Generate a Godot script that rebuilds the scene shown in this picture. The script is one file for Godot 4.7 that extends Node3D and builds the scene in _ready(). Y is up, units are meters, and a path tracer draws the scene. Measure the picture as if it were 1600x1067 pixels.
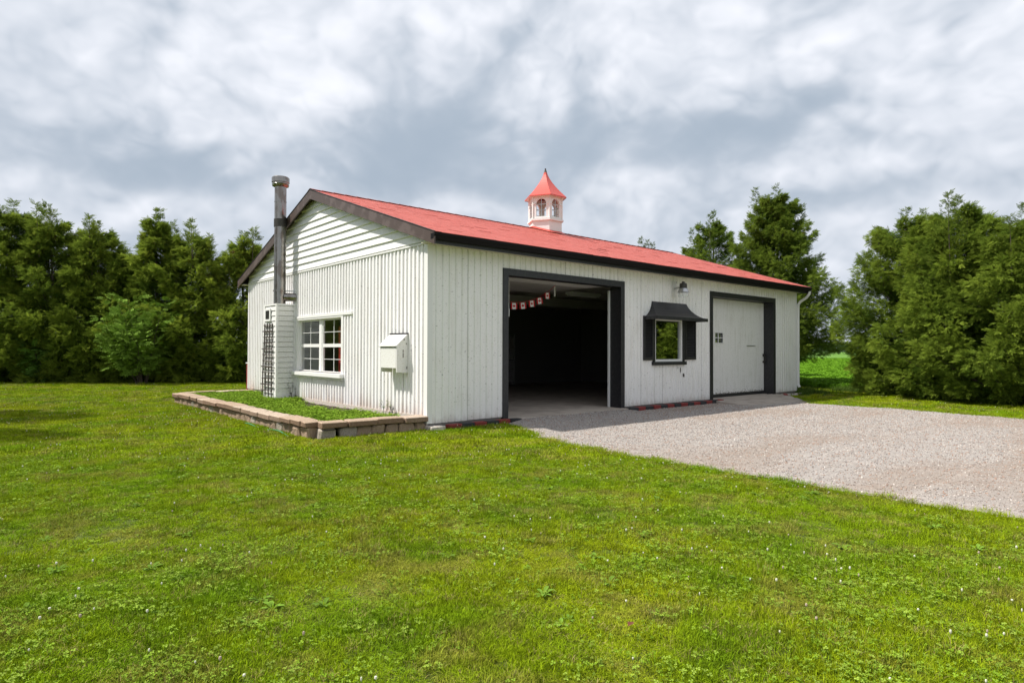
extends Node3D
# A white ribbed-metal garage with a red roof on a lawn, hedges of cedar round it. Ground at y = 0, front wall along +x at z = 0, gable wall along -z at x = 0.

var rng := RandomNumberGenerator.new()
var EYE := Vector3(-6.368, 1.5, 9.77)
var FWD := Vector3(0.6523, 0.0, -0.7578)
var RGT := Vector3(0.7578, 0.0, 0.6523)
var M := {}
var wob := FastNoiseLite.new()
var patchy := FastNoiseLite.new()
const BL := 14.7      # length of the building
const BD := 9.9       # depth
const EAVE := 3.5
const SLOPE := 0.328
const RIDGE := 5.38

# ---------------------------------------------------------------- mesh building
class MB:
	var v := PackedVector3Array()
	var n := PackedVector3Array()
	var uv := PackedVector2Array()
	var c := PackedColorArray()
	var col := Color(1, 1, 1)
	func tri(a: Vector3, b: Vector3, d: Vector3, ua := Vector2.ZERO, ub := Vector2.ZERO, ud := Vector2.ZERO) -> void:
		var nn := (b - a).cross(d - a).normalized()
		v.append(a); v.append(d); v.append(b)
		uv.append(ua); uv.append(ud); uv.append(ub)
		for i in 3:
			n.append(nn); c.append(col)
	func trin(a: Vector3, b: Vector3, d: Vector3, na: Vector3, nb: Vector3, nd: Vector3) -> void:
		v.append(a); v.append(d); v.append(b)
		n.append(na); n.append(nd); n.append(nb)
		for i in 3:
			uv.append(Vector2.ZERO); c.append(col)
	func quad(a: Vector3, b: Vector3, d: Vector3, e: Vector3) -> void:
		tri(a, b, d)
		tri(a, d, e)
	func quaduv(a: Vector3, b: Vector3, d: Vector3, e: Vector3, r: Rect2) -> void:
		var p0 := Vector2(r.position.x, r.end.y)
		var p1 := Vector2(r.end.x, r.end.y)
		var p2 := Vector2(r.end.x, r.position.y)
		var p3 := Vector2(r.position.x, r.position.y)
		tri(a, b, d, p0, p1, p2)
		tri(a, d, e, p0, p2, p3)
	func outward(a: Vector3, b: Vector3, d: Vector3, mid: Vector3) -> void:
		if (b - a).cross(d - a).dot((a + b + d) / 3.0 - mid) >= 0.0:
			tri(a, b, d)
		else:
			tri(a, d, b)
	func outquad(a: Vector3, b: Vector3, d: Vector3, e: Vector3, mid: Vector3) -> void:
		outward(a, b, d, mid)
		outward(a, d, e, mid)
	func box(a: Vector3, b: Vector3) -> void:
		var lo := Vector3(minf(a.x, b.x), minf(a.y, b.y), minf(a.z, b.z))
		var hi := Vector3(maxf(a.x, b.x), maxf(a.y, b.y), maxf(a.z, b.z))
		obox(Transform3D(Basis(), (lo + hi) / 2.0), hi - lo)
	func obox(t: Transform3D, s: Vector3) -> void:
		var p := []
		for k in 8:
			p.append(t * Vector3(s.x * (0.5 if k & 1 else -0.5), s.y * (0.5 if k & 2 else -0.5), s.z * (0.5 if k & 4 else -0.5)))
		for f in [[0, 1, 3, 2], [4, 5, 7, 6], [0, 1, 5, 4], [2, 3, 7, 6], [0, 2, 6, 4], [1, 3, 7, 5]]:
			outquad(p[f[0]], p[f[1]], p[f[2]], p[f[3]], t.origin)
	func bar(a: Vector3, b: Vector3, w: float, d: float, side := Vector3.UP) -> void:
		# a bar from a to b, w across side, d across the third axis
		var z := (b - a).normalized()
		var x := side.cross(z).normalized()
		var y := z.cross(x)
		obox(Transform3D(Basis(x, y, z), (a + b) / 2.0), Vector3(d, w, a.distance_to(b)))
	func chamfer(t: Transform3D, s: Vector3, bev: float, jit := 0.0, r: RandomNumberGenerator = null) -> void:
		# a box with bevelled edges and, if asked for, wandering corners: 44 triangles
		var P := {}
		for k in 8:
			var g := Vector3(1 if k & 1 else -1, 1 if k & 2 else -1, 1 if k & 4 else -1)
			var o := Vector3.ZERO
			if r:
				o = Vector3(r.randf_range(-jit, jit), r.randf_range(-jit, jit), r.randf_range(-jit, jit))
			for ax in 3:
				var q := Vector3.ZERO
				for j in 3:
					q[j] = g[j] * (s[j] * 0.5 - (0.0 if j == ax else bev)) + o[j]
				P[k * 3 + ax] = t * q
		var mid := t.origin
		for ax in 3:
			var b1: int = 1 << ((ax + 1) % 3)
			var b2: int = 1 << ((ax + 2) % 3)
			for sg in 2:
				var k0: int = (1 << ax) * sg
				outquad(P[k0 * 3 + ax], P[(k0 | b1) * 3 + ax], P[(k0 | b1 | b2) * 3 + ax], P[(k0 | b2) * 3 + ax], mid)
		for ax in 3:
			var i: int = (ax + 1) % 3
			var j: int = (ax + 2) % 3
			for si in 2:
				for sj in 2:
					var k0: int = (1 << i) * si + (1 << j) * sj
					var k1: int = k0 | (1 << ax)
					outquad(P[k0 * 3 + i], P[k1 * 3 + i], P[k1 * 3 + j], P[k0 * 3 + j], mid)
		for k in 8:
			outward(P[k * 3], P[k * 3 + 1], P[k * 3 + 2], mid)
	func tube(pts: Array, rad: Array, sides := 8, capped := true) -> void:
		var rings := []
		var norms := []
		var up := Vector3.UP
		for i in pts.size():
			var d: Vector3 = (pts[mini(i + 1, pts.size() - 1)] - pts[maxi(i - 1, 0)]).normalized()
			if absf(d.dot(up)) > 0.95:
				up = Vector3.RIGHT
			var x := up.cross(d).normalized()
			var y := d.cross(x)
			up = y
			var ring := []
			var nn := []
			for k in sides:
				var a := TAU * k / sides
				var q := x * cos(a) + y * sin(a)
				ring.append(pts[i] + q * rad[i])
				nn.append(q)
			rings.append(ring)
			norms.append(nn)
		for i in pts.size() - 1:
			for k in sides:
				var l: int = (k + 1) % sides
				trin(rings[i][k], rings[i][l], rings[i + 1][l], norms[i][k], norms[i][l], norms[i + 1][l])
				trin(rings[i][k], rings[i + 1][l], rings[i + 1][k], norms[i][k], norms[i + 1][l], norms[i + 1][k])
		if capped:
			for e in [0, pts.size() - 1]:
				var inner: Vector3 = pts[1] if e == 0 else pts[e - 1]
				for k in sides:
					outward(pts[e], rings[e][k], rings[e][(k + 1) % sides], inner)
	func lathe(prof: Array, sides: int, at: Vector3, turn := 0.0, smooth := true) -> void:
		for i in prof.size() - 1:
			var a: Vector2 = prof[i]
			var b: Vector2 = prof[i + 1]
			var sl := Vector2(b.y - a.y, a.x - b.x).normalized()
			for k in sides:
				var t0 := TAU * k / sides + turn
				var t1 := TAU * (k + 1) / sides + turn
				var d0 := Vector3(cos(t0), 0, -sin(t0))
				var d1 := Vector3(cos(t1), 0, -sin(t1))
				var p00 := at + d0 * a.x + Vector3.UP * a.y
				var p10 := at + d1 * a.x + Vector3.UP * a.y
				var p11 := at + d1 * b.x + Vector3.UP * b.y
				var p01 := at + d0 * b.x + Vector3.UP * b.y
				if smooth:
					var n0 := (d0 * sl.x + Vector3.UP * sl.y).normalized()
					var n1 := (d1 * sl.x + Vector3.UP * sl.y).normalized()
					trin(p00, p10, p11, n0, n1, n1)
					trin(p00, p11, p01, n0, n1, n0)
				else:
					tri(p00, p10, p11)
					tri(p00, p11, p01)
	func prism(poly: PackedVector2Array, o: Vector3, ux: Vector3, uy: Vector3, th: Vector3) -> void:
		# a polygon in the plane o + ux, uy, given thickness th
		var idx := Geometry2D.triangulate_polygon(poly)
		var mid := Vector3.ZERO
		var f := []
		var b := []
		for p in poly:
			f.append(o + ux * p.x + uy * p.y + th)
			b.append(o + ux * p.x + uy * p.y)
			mid += (f[-1] + b[-1]) / 2.0
		mid /= poly.size()
		for i in range(0, idx.size(), 3):
			for s in [f, b]:
				var a: Vector3 = s[idx[i]]
				var q: Vector3 = s[idx[i + 1]]
				var w: Vector3 = s[idx[i + 2]]
				if ((q - a).cross(w - a).dot(th) > 0.0) == (s == f):
					tri(a, q, w)
				else:
					tri(a, w, q)
		var cw := Geometry2D.is_polygon_clockwise(poly)
		for i in poly.size():
			var j: int = (i + 1) % poly.size()
			var e := ux * (poly[j].x - poly[i].x) + uy * (poly[j].y - poly[i].y)
			var outn := e.cross(ux.cross(uy)) * (-1.0 if cw else 1.0)
			if (f[j] - f[i]).cross(b[i] - f[i]).dot(outn) > 0.0:
				quad(f[i], f[j], b[j], b[i])
			else:
				quad(f[i], b[i], b[j], f[j])
	func mesh() -> ArrayMesh:
		var arr := []
		arr.resize(Mesh.ARRAY_MAX)
		arr[Mesh.ARRAY_VERTEX] = v
		arr[Mesh.ARRAY_NORMAL] = n
		arr[Mesh.ARRAY_TEX_UV] = uv
		arr[Mesh.ARRAY_COLOR] = c
		var m := ArrayMesh.new()
		m.add_surface_from_arrays(Mesh.PRIMITIVE_TRIANGLES, arr)
		return m

# ---------------------------------------------------------------- naming and placing
func put(b: MB, called: String, mat: Material, parent: Node = self, at := Vector3.ZERO) -> MeshInstance3D:
	return putm(b.mesh(), called, mat, parent, at)

func putm(m: Mesh, called: String, mat: Material, parent: Node = self, at := Vector3.ZERO) -> MeshInstance3D:
	var o := MeshInstance3D.new()
	o.mesh = m
	o.material_override = mat
	o.name = numbered(called, parent)
	o.position = at
	parent.add_child(o, true)
	return o

var taken := {}

func numbered(called: String, parent: Node) -> String:
	var key := "%d/%s" % [parent.get_instance_id(), called]
	var k: int = taken.get(key, 0)
	taken[key] = k + 1
	return called if k == 0 else "%s_%03d" % [called, k]

func thing(called: String, label: String, category: String, at := Vector3.ZERO, group := "") -> Node3D:
	var o := Node3D.new()
	o.name = numbered(called, self)
	o.position = at
	add_child(o, true)
	tag(o, label, category, group)
	return o

func tag(o: Node, label: String, category := "", group := "", kind := "") -> void:
	if label != "": o.set_meta("label", label)
	if category != "": o.set_meta("category", category)
	if group != "": o.set_meta("group", group)
	if kind != "": o.set_meta("kind", kind)

func scatter(m: Mesh, mat: Material, xf: Array, cols: Array, called: String, parent: Node = self) -> MultiMeshInstance3D:
	var mm := MultiMesh.new()
	mm.transform_format = MultiMesh.TRANSFORM_3D
	mm.use_colors = true
	mm.mesh = m
	mm.instance_count = xf.size()
	for i in xf.size():
		mm.set_instance_transform(i, xf[i])
		mm.set_instance_color(i, cols[i])
	var o := MultiMeshInstance3D.new()
	o.multimesh = mm
	o.material_override = mat
	o.name = numbered(called, parent)
	parent.add_child(o, true)
	o.set_meta("kind", "stuff")
	return o

# ---------------------------------------------------------------- textures and materials
func lin(r: float, g: float, b: float) -> Color:
	return Color(r, g, b).linear_to_srgb()

func noise_bytes(sd: int, freq: float, octaves: int, w: int, h := 0, kind := FastNoiseLite.TYPE_SIMPLEX_SMOOTH) -> PackedByteArray:
	var f := FastNoiseLite.new()
	f.noise_type = kind
	f.seed = sd
	f.frequency = freq
	f.fractal_octaves = octaves
	f.fractal_type = FastNoiseLite.FRACTAL_FBM
	var im := f.get_seamless_image(w, h if h else w)
	im.convert(Image.FORMAT_L8)
	return im.get_data()

# a colour texture: base colour (linear) driven by layers of [bytes, colour, low, high, strength]
func color_tex(base: Color, layers: Array, w: int, h := 0) -> ImageTexture:
	h = h if h else w
	var out := PackedByteArray()
	out.resize(w * h * 3)
	var luts := []
	for l in layers:
		var lut := PackedFloat32Array()
		for k in 256:
			lut.append(smoothstep(l[2], l[3], k / 255.0) * l[4])
		luts.append(lut)
	for i in w * h:
		var r := base.r
		var g := base.g
		var b := base.b
		for j in layers.size():
			var t: float = luts[j][layers[j][0][i]]
			if t > 0.0:
				var q: Color = layers[j][1]
				r += (q.r - r) * t
				g += (q.g - g) * t
				b += (q.b - b) * t
		var s := Color(r, g, b).linear_to_srgb()
		out[i * 3] = int(clampf(s.r, 0, 1) * 255)
		out[i * 3 + 1] = int(clampf(s.g, 0, 1) * 255)
		out[i * 3 + 2] = int(clampf(s.b, 0, 1) * 255)
	return ImageTexture.create_from_image(Image.create_from_data(w, h, false, Image.FORMAT_RGB8, out))

func grey_tex(bytes: PackedByteArray, w: int, h := 0) -> ImageTexture:
	return ImageTexture.create_from_image(Image.create_from_data(w, h if h else w, false, Image.FORMAT_L8, bytes))

func mat(c: Color, rough := 0.7, metal := 0.0) -> StandardMaterial3D:
	var m := StandardMaterial3D.new()
	m.albedo_color = c
	m.roughness = rough
	m.metallic = metal
	return m

func tri_mat(tex: Texture2D, scale: Vector3, rough := 0.8, bump: Texture2D = null, height := 0.0) -> StandardMaterial3D:
	var m := mat(Color.WHITE, rough)
	m.albedo_texture = tex
	m.uv1_triplanar = true
	m.uv1_world_triplanar = true
	m.uv1_scale = scale
	m.uv1_triplanar_sharpness = 4.0
	if bump:
		m.heightmap_enabled = true
		m.heightmap_texture = bump
		m.heightmap_scale = height
	return m

func leaf_mat(rough := 0.65, through := 0.5) -> StandardMaterial3D:
	var m := mat(Color.WHITE, rough)
	m.vertex_color_use_as_albedo = true
	m.backlight_enabled = true
	m.backlight = Color(through, through, through)
	m.metallic_specular = 0.12
	return m

func make_materials() -> void:
	var n1 := noise_bytes(11, 0.008, 5, 512)
	var n2 := noise_bytes(12, 0.03, 4, 512)
	var n3 := noise_bytes(13, 0.12, 3, 512)
	var n4 := noise_bytes(14, 0.3, 2, 512)
	M.n1 = n1; M.n2 = n2; M.n3 = n3; M.n4 = n4
	M.white = tri_mat(color_tex(Color(0.80, 0.795, 0.785), [[n2, Color(0.66, 0.645, 0.61), 0.55, 0.9, 0.5], [n3, Color(0.5, 0.48, 0.43), 0.72, 0.9, 0.35]], 512), Vector3(0.9, 0.35, 0.9), 0.55)
	M.white_trim = tri_mat(color_tex(Color(0.78, 0.775, 0.755), [[n3, Color(0.6, 0.57, 0.5), 0.6, 0.95, 0.4]], 512), Vector3(1.4, 1.4, 1.4), 0.5)
	M.box_white = tri_mat(color_tex(Color(0.72, 0.715, 0.69), [[n2, Color(0.55, 0.53, 0.47), 0.5, 0.85, 0.5], [n4, Color(0.4, 0.37, 0.32), 0.74, 0.86, 0.5]], 512), Vector3(1.2, 1.2, 1.2), 0.6)
	M.core = mat(lin(0.5, 0.49, 0.46), 0.9)
	M.black = tri_mat(color_tex(Color(0.018, 0.018, 0.021), [[n2, Color(0.035, 0.034, 0.036), 0.5, 0.8, 0.8], [n4, Color(0.08, 0.075, 0.07), 0.75, 0.9, 0.5]], 512), Vector3(1.0, 0.5, 1.0), 0.45)
	M.gutter = mat(lin(0.012, 0.011, 0.012), 0.55)
	M.gutter.metallic_specular = 0.2
	M.brown = tri_mat(color_tex(Color(0.075, 0.05, 0.042), [[n1, Color(0.13, 0.095, 0.085), 0.45, 0.75, 0.8], [n3, Color(0.04, 0.025, 0.022), 0.6, 0.85, 0.6]], 512), Vector3(0.6, 0.6, 0.6), 0.45)
	M.soffit = tri_mat(color_tex(Color(0.55, 0.52, 0.42), [[n2, Color(0.42, 0.38, 0.28), 0.4, 0.8, 0.6]], 512), Vector3(0.7, 0.7, 0.7), 0.8)
	M.red_roof = tri_mat(color_tex(Color(0.50, 0.098, 0.072), [[n1, Color(0.52, 0.125, 0.095), 0.42, 0.75, 0.8], [n2, Color(0.45, 0.075, 0.062), 0.55, 0.85, 0.6], [n3, Color(0.26, 0.045, 0.04), 0.72, 0.88, 0.6], [n4, Color(0.55, 0.17, 0.13), 0.66, 0.85, 0.5]], 512), Vector3(0.22, 0.8, 0.8), 0.62, grey_tex(n4, 512), 0.05)
	M.red_metal = mat(lin(0.58, 0.075, 0.055), 0.4)
	M.steel = tri_mat(color_tex(Color(0.30, 0.28, 0.26), [[n1, Color(0.17, 0.135, 0.11), 0.45, 0.75, 0.75], [n3, Color(0.09, 0.07, 0.055), 0.65, 0.85, 0.5]], 512), Vector3(1.0, 0.5, 1.0), 0.22)
	M.steel.metallic = 0.9
	M.dark_steel = mat(lin(0.06, 0.055, 0.05), 0.5, 0.6)
	M.concrete = tri_mat(color_tex(Color(0.42, 0.36, 0.31), [[n1, Color(0.30, 0.25, 0.215), 0.4, 0.75, 0.8], [n3, Color(0.46, 0.41, 0.36), 0.55, 0.9, 0.5], [n4, Color(0.20, 0.17, 0.15), 0.72, 0.9, 0.4]], 512), Vector3(0.5, 0.5, 0.5), 0.9, grey_tex(n4, 512), 0.3)
	M.floor_slab = tri_mat(color_tex(Color(0.52, 0.45, 0.38), [[n1, Color(0.38, 0.32, 0.27), 0.4, 0.75, 0.8], [n3, Color(0.30, 0.25, 0.21), 0.6, 0.9, 0.5]], 512), Vector3(0.4, 0.4, 0.4), 0.85)
	M.base_concrete = tri_mat(color_tex(Color(0.55, 0.50, 0.45), [[n2, Color(0.40, 0.30, 0.22), 0.45, 0.8, 0.8], [n4, Color(0.25, 0.2, 0.16), 0.65, 0.85, 0.6]], 512), Vector3(1.2, 1.2, 1.2), 0.95)
	M.gravel = tri_mat(color_tex(Color(0.43, 0.39, 0.358), [[n4, Color(0.20, 0.17, 0.155), 0.5, 0.75, 0.9], [n3, Color(0.47, 0.425, 0.39), 0.55, 0.8, 0.7], [n1, Color(0.36, 0.30, 0.26), 0.5, 0.75, 0.6]], 512), Vector3(0.6, 0.6, 0.6), 0.95, grey_tex(n4, 512), 2.0)
	M.gravel.vertex_color_use_as_albedo = true
	M.stone = mat(Color.WHITE, 0.9)
	M.stone.vertex_color_use_as_albedo = true
	M.soil = tri_mat(color_tex(Color(0.055, 0.036, 0.024), [[n3, Color(0.10, 0.07, 0.05), 0.5, 0.8, 0.8], [n4, Color(0.025, 0.017, 0.012), 0.55, 0.8, 0.7]], 512), Vector3(1.0, 1.0, 1.0), 1.0, grey_tex(n4, 512), 2.5)
	M.turf = tri_mat(color_tex(Color(0.062, 0.088, 0.005), [[n3, Color(0.10, 0.13, 0.006), 0.5, 0.8, 0.8], [n4, Color(0.05, 0.060, 0.010), 0.5, 0.8, 0.7], [n1, Color(0.115, 0.12, 0.022), 0.5, 0.8, 0.6]], 512), Vector3(0.45, 0.45, 0.45), 1.0, grey_tex(n4, 512), 2.0)
	M.crop = tri_mat(color_tex(Color(0.095, 0.215, 0.012), [[n3, Color(0.12, 0.25, 0.015), 0.5, 0.8, 0.8], [n4, Color(0.06, 0.15, 0.010), 0.5, 0.8, 0.7]], 512), Vector3(0.35, 0.35, 0.35), 1.0, grey_tex(n4, 512), 3.0)
	M.leaf = leaf_mat()
	M.needle = leaf_mat(0.65, 0.9)
	M.petal = leaf_mat(0.8, 0.3)
	M.bark = tri_mat(color_tex(Color(0.11, 0.085, 0.065), [[n3, Color(0.05, 0.038, 0.03), 0.45, 0.75, 0.9]], 512), Vector3(3, 0.8, 3), 0.95)
	M.cap_stone = tri_mat(color_tex(Color(0.44, 0.32, 0.225), [[n2, Color(0.54, 0.42, 0.31), 0.45, 0.8, 0.8], [n3, Color(0.26, 0.165, 0.11), 0.58, 0.85, 0.7], [n4, Color(0.14, 0.10, 0.07), 0.66, 0.85, 0.6]], 512), Vector3(1.5, 1.5, 1.5), 0.95, grey_tex(n3, 512), 1.2)
	M.cap_pale = tri_mat(color_tex(Color(0.56, 0.45, 0.35), [[n2, Color(0.40, 0.30, 0.22), 0.45, 0.8, 0.8], [n4, Color(0.15, 0.10, 0.07), 0.62, 0.85, 0.6]], 512), Vector3(1.5, 1.5, 1.5), 0.95, grey_tex(n3, 512), 1.2)
	M.cap_stone.vertex_color_use_as_albedo = true
	M.cap_pale.vertex_color_use_as_albedo = true
	M.block_tan = tri_mat(color_tex(Color(0.56, 0.39, 0.27), [[n2, Color(0.66, 0.53, 0.40), 0.45, 0.8, 0.8], [n3, Color(0.28, 0.17, 0.11), 0.6, 0.85, 0.7]], 512), Vector3(2, 2, 2), 0.95, grey_tex(n3, 512), 3.0)
	M.block_pale = tri_mat(color_tex(Color(0.66, 0.58, 0.48), [[n2, Color(0.45, 0.34, 0.25), 0.45, 0.8, 0.8], [n3, Color(0.25, 0.17, 0.12), 0.6, 0.85, 0.8]], 512), Vector3(2, 2, 2), 0.95, grey_tex(n3, 512), 3.0)
	M.brick_red = tri_mat(color_tex(Color(0.21, 0.022, 0.020), [[n3, Color(0.30, 0.07, 0.05), 0.55, 0.85, 0.7], [n4, Color(0.5, 0.42, 0.38), 0.78, 0.88, 0.7]], 512), Vector3(3, 3, 3), 0.75, grey_tex(n4, 512), 0.5)
	M.brick_black = tri_mat(color_tex(Color(0.022, 0.022, 0.025), [[n3, Color(0.05, 0.05, 0.052), 0.55, 0.85, 0.7], [n4, Color(0.4, 0.38, 0.36), 0.80, 0.9, 0.6]], 512), Vector3(3, 3, 3), 0.7, grey_tex(n4, 512), 0.5)
	M.dark_wood = tri_mat(color_tex(Color(0.045, 0.032, 0.026), [[n2, Color(0.08, 0.06, 0.05), 0.5, 0.8, 0.7]], 512), Vector3(3, 1, 3), 0.8)
	M.inside = mat(lin(0.22, 0.205, 0.19), 0.9)
	M.inside_grey = mat(lin(0.42, 0.40, 0.38), 0.85)
	M.glass = mat(Color(0.8, 0.86, 0.85, 0.06), 0.03)
	M.glass.transparency = BaseMaterial3D.TRANSPARENCY_ALPHA
	M.glass.metallic_specular = 0.8
	M.film_glass = mat(lin(0.45, 0.47, 0.46), 0.03, 1.0)
	M.bright_pane = mat(Color(0.80, 0.82, 0.82, 0.36), 0.04, 1.0)
	M.bright_pane.albedo_texture = grey_tex(PackedByteArray([255, 255, 255, 255]), 2)
	M.bright_pane.transparency = BaseMaterial3D.TRANSPARENCY_ALPHA
	M.lamp_glass = mat(Color(0.9, 0.92, 0.92, 0.25), 0.1)
	M.lamp_glass.transparency = BaseMaterial3D.TRANSPARENCY_ALPHA
	M.galv = mat(lin(0.5, 0.5, 0.5), 0.35, 0.7)
	M.plain_white = mat(lin(0.74, 0.74, 0.72), 0.6)
	M.flag_red = mat(lin(0.45, 0.02, 0.025), 0.9)
	M.flag_white = mat(lin(0.75, 0.75, 0.74), 0.9)
	M.cabinet_red = mat(lin(0.50, 0.04, 0.035), 0.45)
	M.hose = mat(lin(0.05, 0.26, 0.13), 0.5)
	# the two painted metal walls: grime and chips placed along the wall
	M.gable_metal = wall_mat(Color(0.86, 0.84, 0.84), 21, true)
	M.front_metal = wall_mat(Color(0.85, 0.835, 0.815), 22, false)

func wall_mat(base: Color, sd: int, rusty: bool) -> StandardMaterial3D:
	var w := 1024
	var h := 384
	var fa := FastNoiseLite.new()
	fa.seed = sd
	fa.frequency = 1.0
	fa.fractal_octaves = 4
	var out := PackedByteArray()
	out.resize(w * h * 3)
	for y in h:
		var v := 1.0 - float(y) / h      # 1 at the eave
		for x in w:
			var streak := fa.get_noise_2d(x * 0.11, v * 1.7)
			var blot := fa.get_noise_2d(x * 0.02 + 91.0, v * 4.0)
			var fine := fa.get_noise_2d(x * 0.3 + 13.0, y * 0.3)
			var c := base.lerp(Color(0.64, 0.61, 0.56), clampf(streak * 0.40 + blot * 0.30, 0.0, 0.35))
			if fine > 0.40:
				c = c.lerp(Color(0.50, 0.47, 0.42), clampf((fine - 0.40) * 4.0, 0.0, 0.5))
			if rusty:
				var edge := 0.15 + 0.10 * fa.get_noise_2d(x * 0.03, 7.0) + 0.10 * fa.get_noise_2d(x * 0.25, 3.0)
				var t := smoothstep(edge, 0.0, v) * 0.75
				c = c.lerp(Color(0.47, 0.30, 0.18), t)
			else:
				var mud := smoothstep(0.05 + 0.05 * fa.get_noise_2d(x * 0.08, 3.0), 0.0, v - 0.03) * 0.45
				c = c.lerp(Color(0.40, 0.35, 0.29), mud)
			var chip := fa.get_noise_2d(x * 0.16 + 300.0, y * 0.20 + 50.0)
			if chip > 0.56:
				c = c.lerp(Color(0.22, 0.21, 0.20), smoothstep(0.56, 0.64, chip) * 0.8)
			var s := c.linear_to_srgb()
			var i := (y * w + x) * 3
			out[i] = int(clampf(s.r, 0, 1) * 255)
			out[i + 1] = int(clampf(s.g, 0, 1) * 255)
			out[i + 2] = int(clampf(s.b, 0, 1) * 255)
	var m := mat(Color.WHITE, 0.5)
	m.albedo_texture = ImageTexture.create_from_image(Image.create_from_data(w, h, false, Image.FORMAT_RGB8, out))
	m.metallic_specular = 0.4
	return m

# ---------------------------------------------------------------- sky
func make_sky() -> ImageTexture:
	var w := 3584
	var h := 1792
	# banks of cloud: azimuth and elevation in degrees, their half widths, and how much brighter or darker
	var banks := [
		[9.1, 13.9, 6.3, 2.3, -0.8], [3.5, 13.9, 4.5, 1.9, -0.4], [14.9, 12.7, 6.2, 1.6, -0.5], [31.3, 17.7, 7.7, 3.5, -0.75], [38.9, 15.8, 9.0, 3.0, -0.6],
		[26.8, 14.3, 5.0, 1.7, -0.4], [52.3, 17.1, 6.6, 2.0, -0.5], [59.4, 17.9, 7.4, 1.7, -0.5], [65.5, 15.5, 7.2, 2.2, -0.35], [70.1, 12.5, 7.5, 1.6, -0.4],
		[62.0, 12.8, 6.4, 1.1, -0.3], [11.2, 22.1, 3.3, 1.7, 0.6], [17.3, 21.8, 4.5, 1.6, 0.7], [23.0, 22.1, 3.6, 1.4, 0.5], [20.8, 26.5, 4.0, 1.6, 0.4],
		[39.5, 27.5, 6.3, 2.2, 0.5], [12.6, 17.8, 3.0, 2.1, 0.4], [24.6, 15.4, 1.4, 0.9, 0.5], [11.3, 10.8, 7.5, 1.1, 0.5], [51.1, 12.9, 5.1, 2.1, 0.7],
		[67.9, 22.7, 6.3, 2.5, 0.4], [74.4, 15.2, 4.3, 2.0, 0.35], [76.4, 22.2, 4.4, 2.3, 0.4], [48.8, 24.4, 10.6, 3.3, 0.3], [67.8, 14.2, 2.5, 1.1, 0.4]]
	var a := FastNoiseLite.new()
	a.seed = 5
	a.frequency = 1.0
	a.fractal_type = FastNoiseLite.FRACTAL_RIDGED
	a.fractal_octaves = 5
	a.fractal_gain = 0.53
	a.domain_warp_enabled = true
	a.domain_warp_amplitude = 0.10
	a.domain_warp_frequency = 1.3
	a.domain_warp_fractal_octaves = 2
	var b := FastNoiseLite.new()
	b.seed = 9
	b.frequency = 1.0
	b.fractal_octaves = 3
	var data := PackedFloat32Array()
	data.resize(w * h * 3)
	for y in h / 2:
		var el := 90.0 - (y + 0.5) / h * 180.0
		var ce := cos(deg_to_rad(el))
		var se := sin(deg_to_rad(el))
		for x in w:
			if el > 46.0 and x % 4 > 0:
				var from := (y * w + x) * 3
				for ch in 3:
					data[from + ch] = data[from + ch - 3]
				continue
			var az := (x + 0.5) / w * 360.0
			if az > 180.0: az -= 360.0
			var dx := sin(deg_to_rad(az)) * ce
			var dz := -cos(deg_to_rad(az)) * ce
			# heaped cloud: brighter where it thins towards the light above, darker at its base
			# rounded heaps: the turned-over ridges of the noise, lit from above and the left
			var n := -a.get_noise_3d(dx * 1.9, se * 2.7, dz * 1.9)
			var n2 := -a.get_noise_3d(dx * 1.9 - 0.035, se * 2.7 + 0.075, dz * 1.9 - 0.02)
			var big := b.get_noise_3d(dx * 1.3, se * 2.6, dz * 1.3)
			var t := 0.61 + 0.21 * n + 0.70 * (n - n2) + 0.16 * big + 0.08 * smoothstep(12.0, 28.0, el)
			if el < 40.0:
				var s := 0.0
				var wx := n * 3.2
				var wy := big * 2.0 + n * 1.2
				for k in banks:
					var ex: float = (az - k[0] + wx) / (k[2] * 1.15)
					if ex > -2.2 and ex < 2.2:
						var ey: float = (el - k[1] + wy) / (k[3] * 1.2)
						if ey > -2.2 and ey < 2.2:
							s += k[4] * exp(-ex * ex - ey * ey)
				t += s * (0.30 if s > 0.0 else 0.58)
			if t < 0.35: t = 0.08 + 0.27 * exp((t - 0.35) / 0.27)
			if t > 0.85: t = 1.1 - 0.25 * exp((0.85 - t) / 0.25)
			# thick cloud base, thin bright cloud
			var r: float = lerpf(0.31, 0.85, t)
			var g: float = lerpf(0.385, 0.87, t)
			var bl: float = lerpf(0.475, 0.93, t)
			var k2 := 0.94
			var i := (y * w + x) * 3
			data[i] = r * k2
			data[i + 1] = g * k2
			data[i + 2] = bl * k2
	for i in range(w * h / 2, w * h):
		data[i * 3] = 0.12
		data[i * 3 + 1] = 0.15
		data[i * 3 + 2] = 0.07
	return ImageTexture.create_from_image(Image.create_from_data(w, h, false, Image.FORMAT_RGBF, data.to_byte_array()))

# ---------------------------------------------------------------- lie of the land
func gravel_left(z: float) -> float:
	var e := 0.62
	if z < 2.0: e = lerpf(1.75, 0.97, clampf((z - 0.3) / 1.7, 0, 1))
	elif z < 3.1: e = lerpf(0.97, 0.70, (z - 2.0) / 1.1)
	elif z < 6.0: e = lerpf(0.70, 0.56, (z - 3.1) / 2.9)
	elif z > 7.5: e = 0.58 + (z - 7.5) * 0.12
	return e + wob.get_noise_2d(z * 1.3, 4.0) * 0.10

func gravel_right(z: float) -> float:
	var e := 11.45
	if z < 0.7: e = 13.3
	elif z < 1.8: e = lerpf(13.3, 11.6, (z - 0.7) / 1.1)
	elif z > 4.0: e = 11.45 - (z - 4.0) * 0.16
	return e + wob.get_noise_2d(z * 1.1, 40.0) * 0.12

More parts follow.
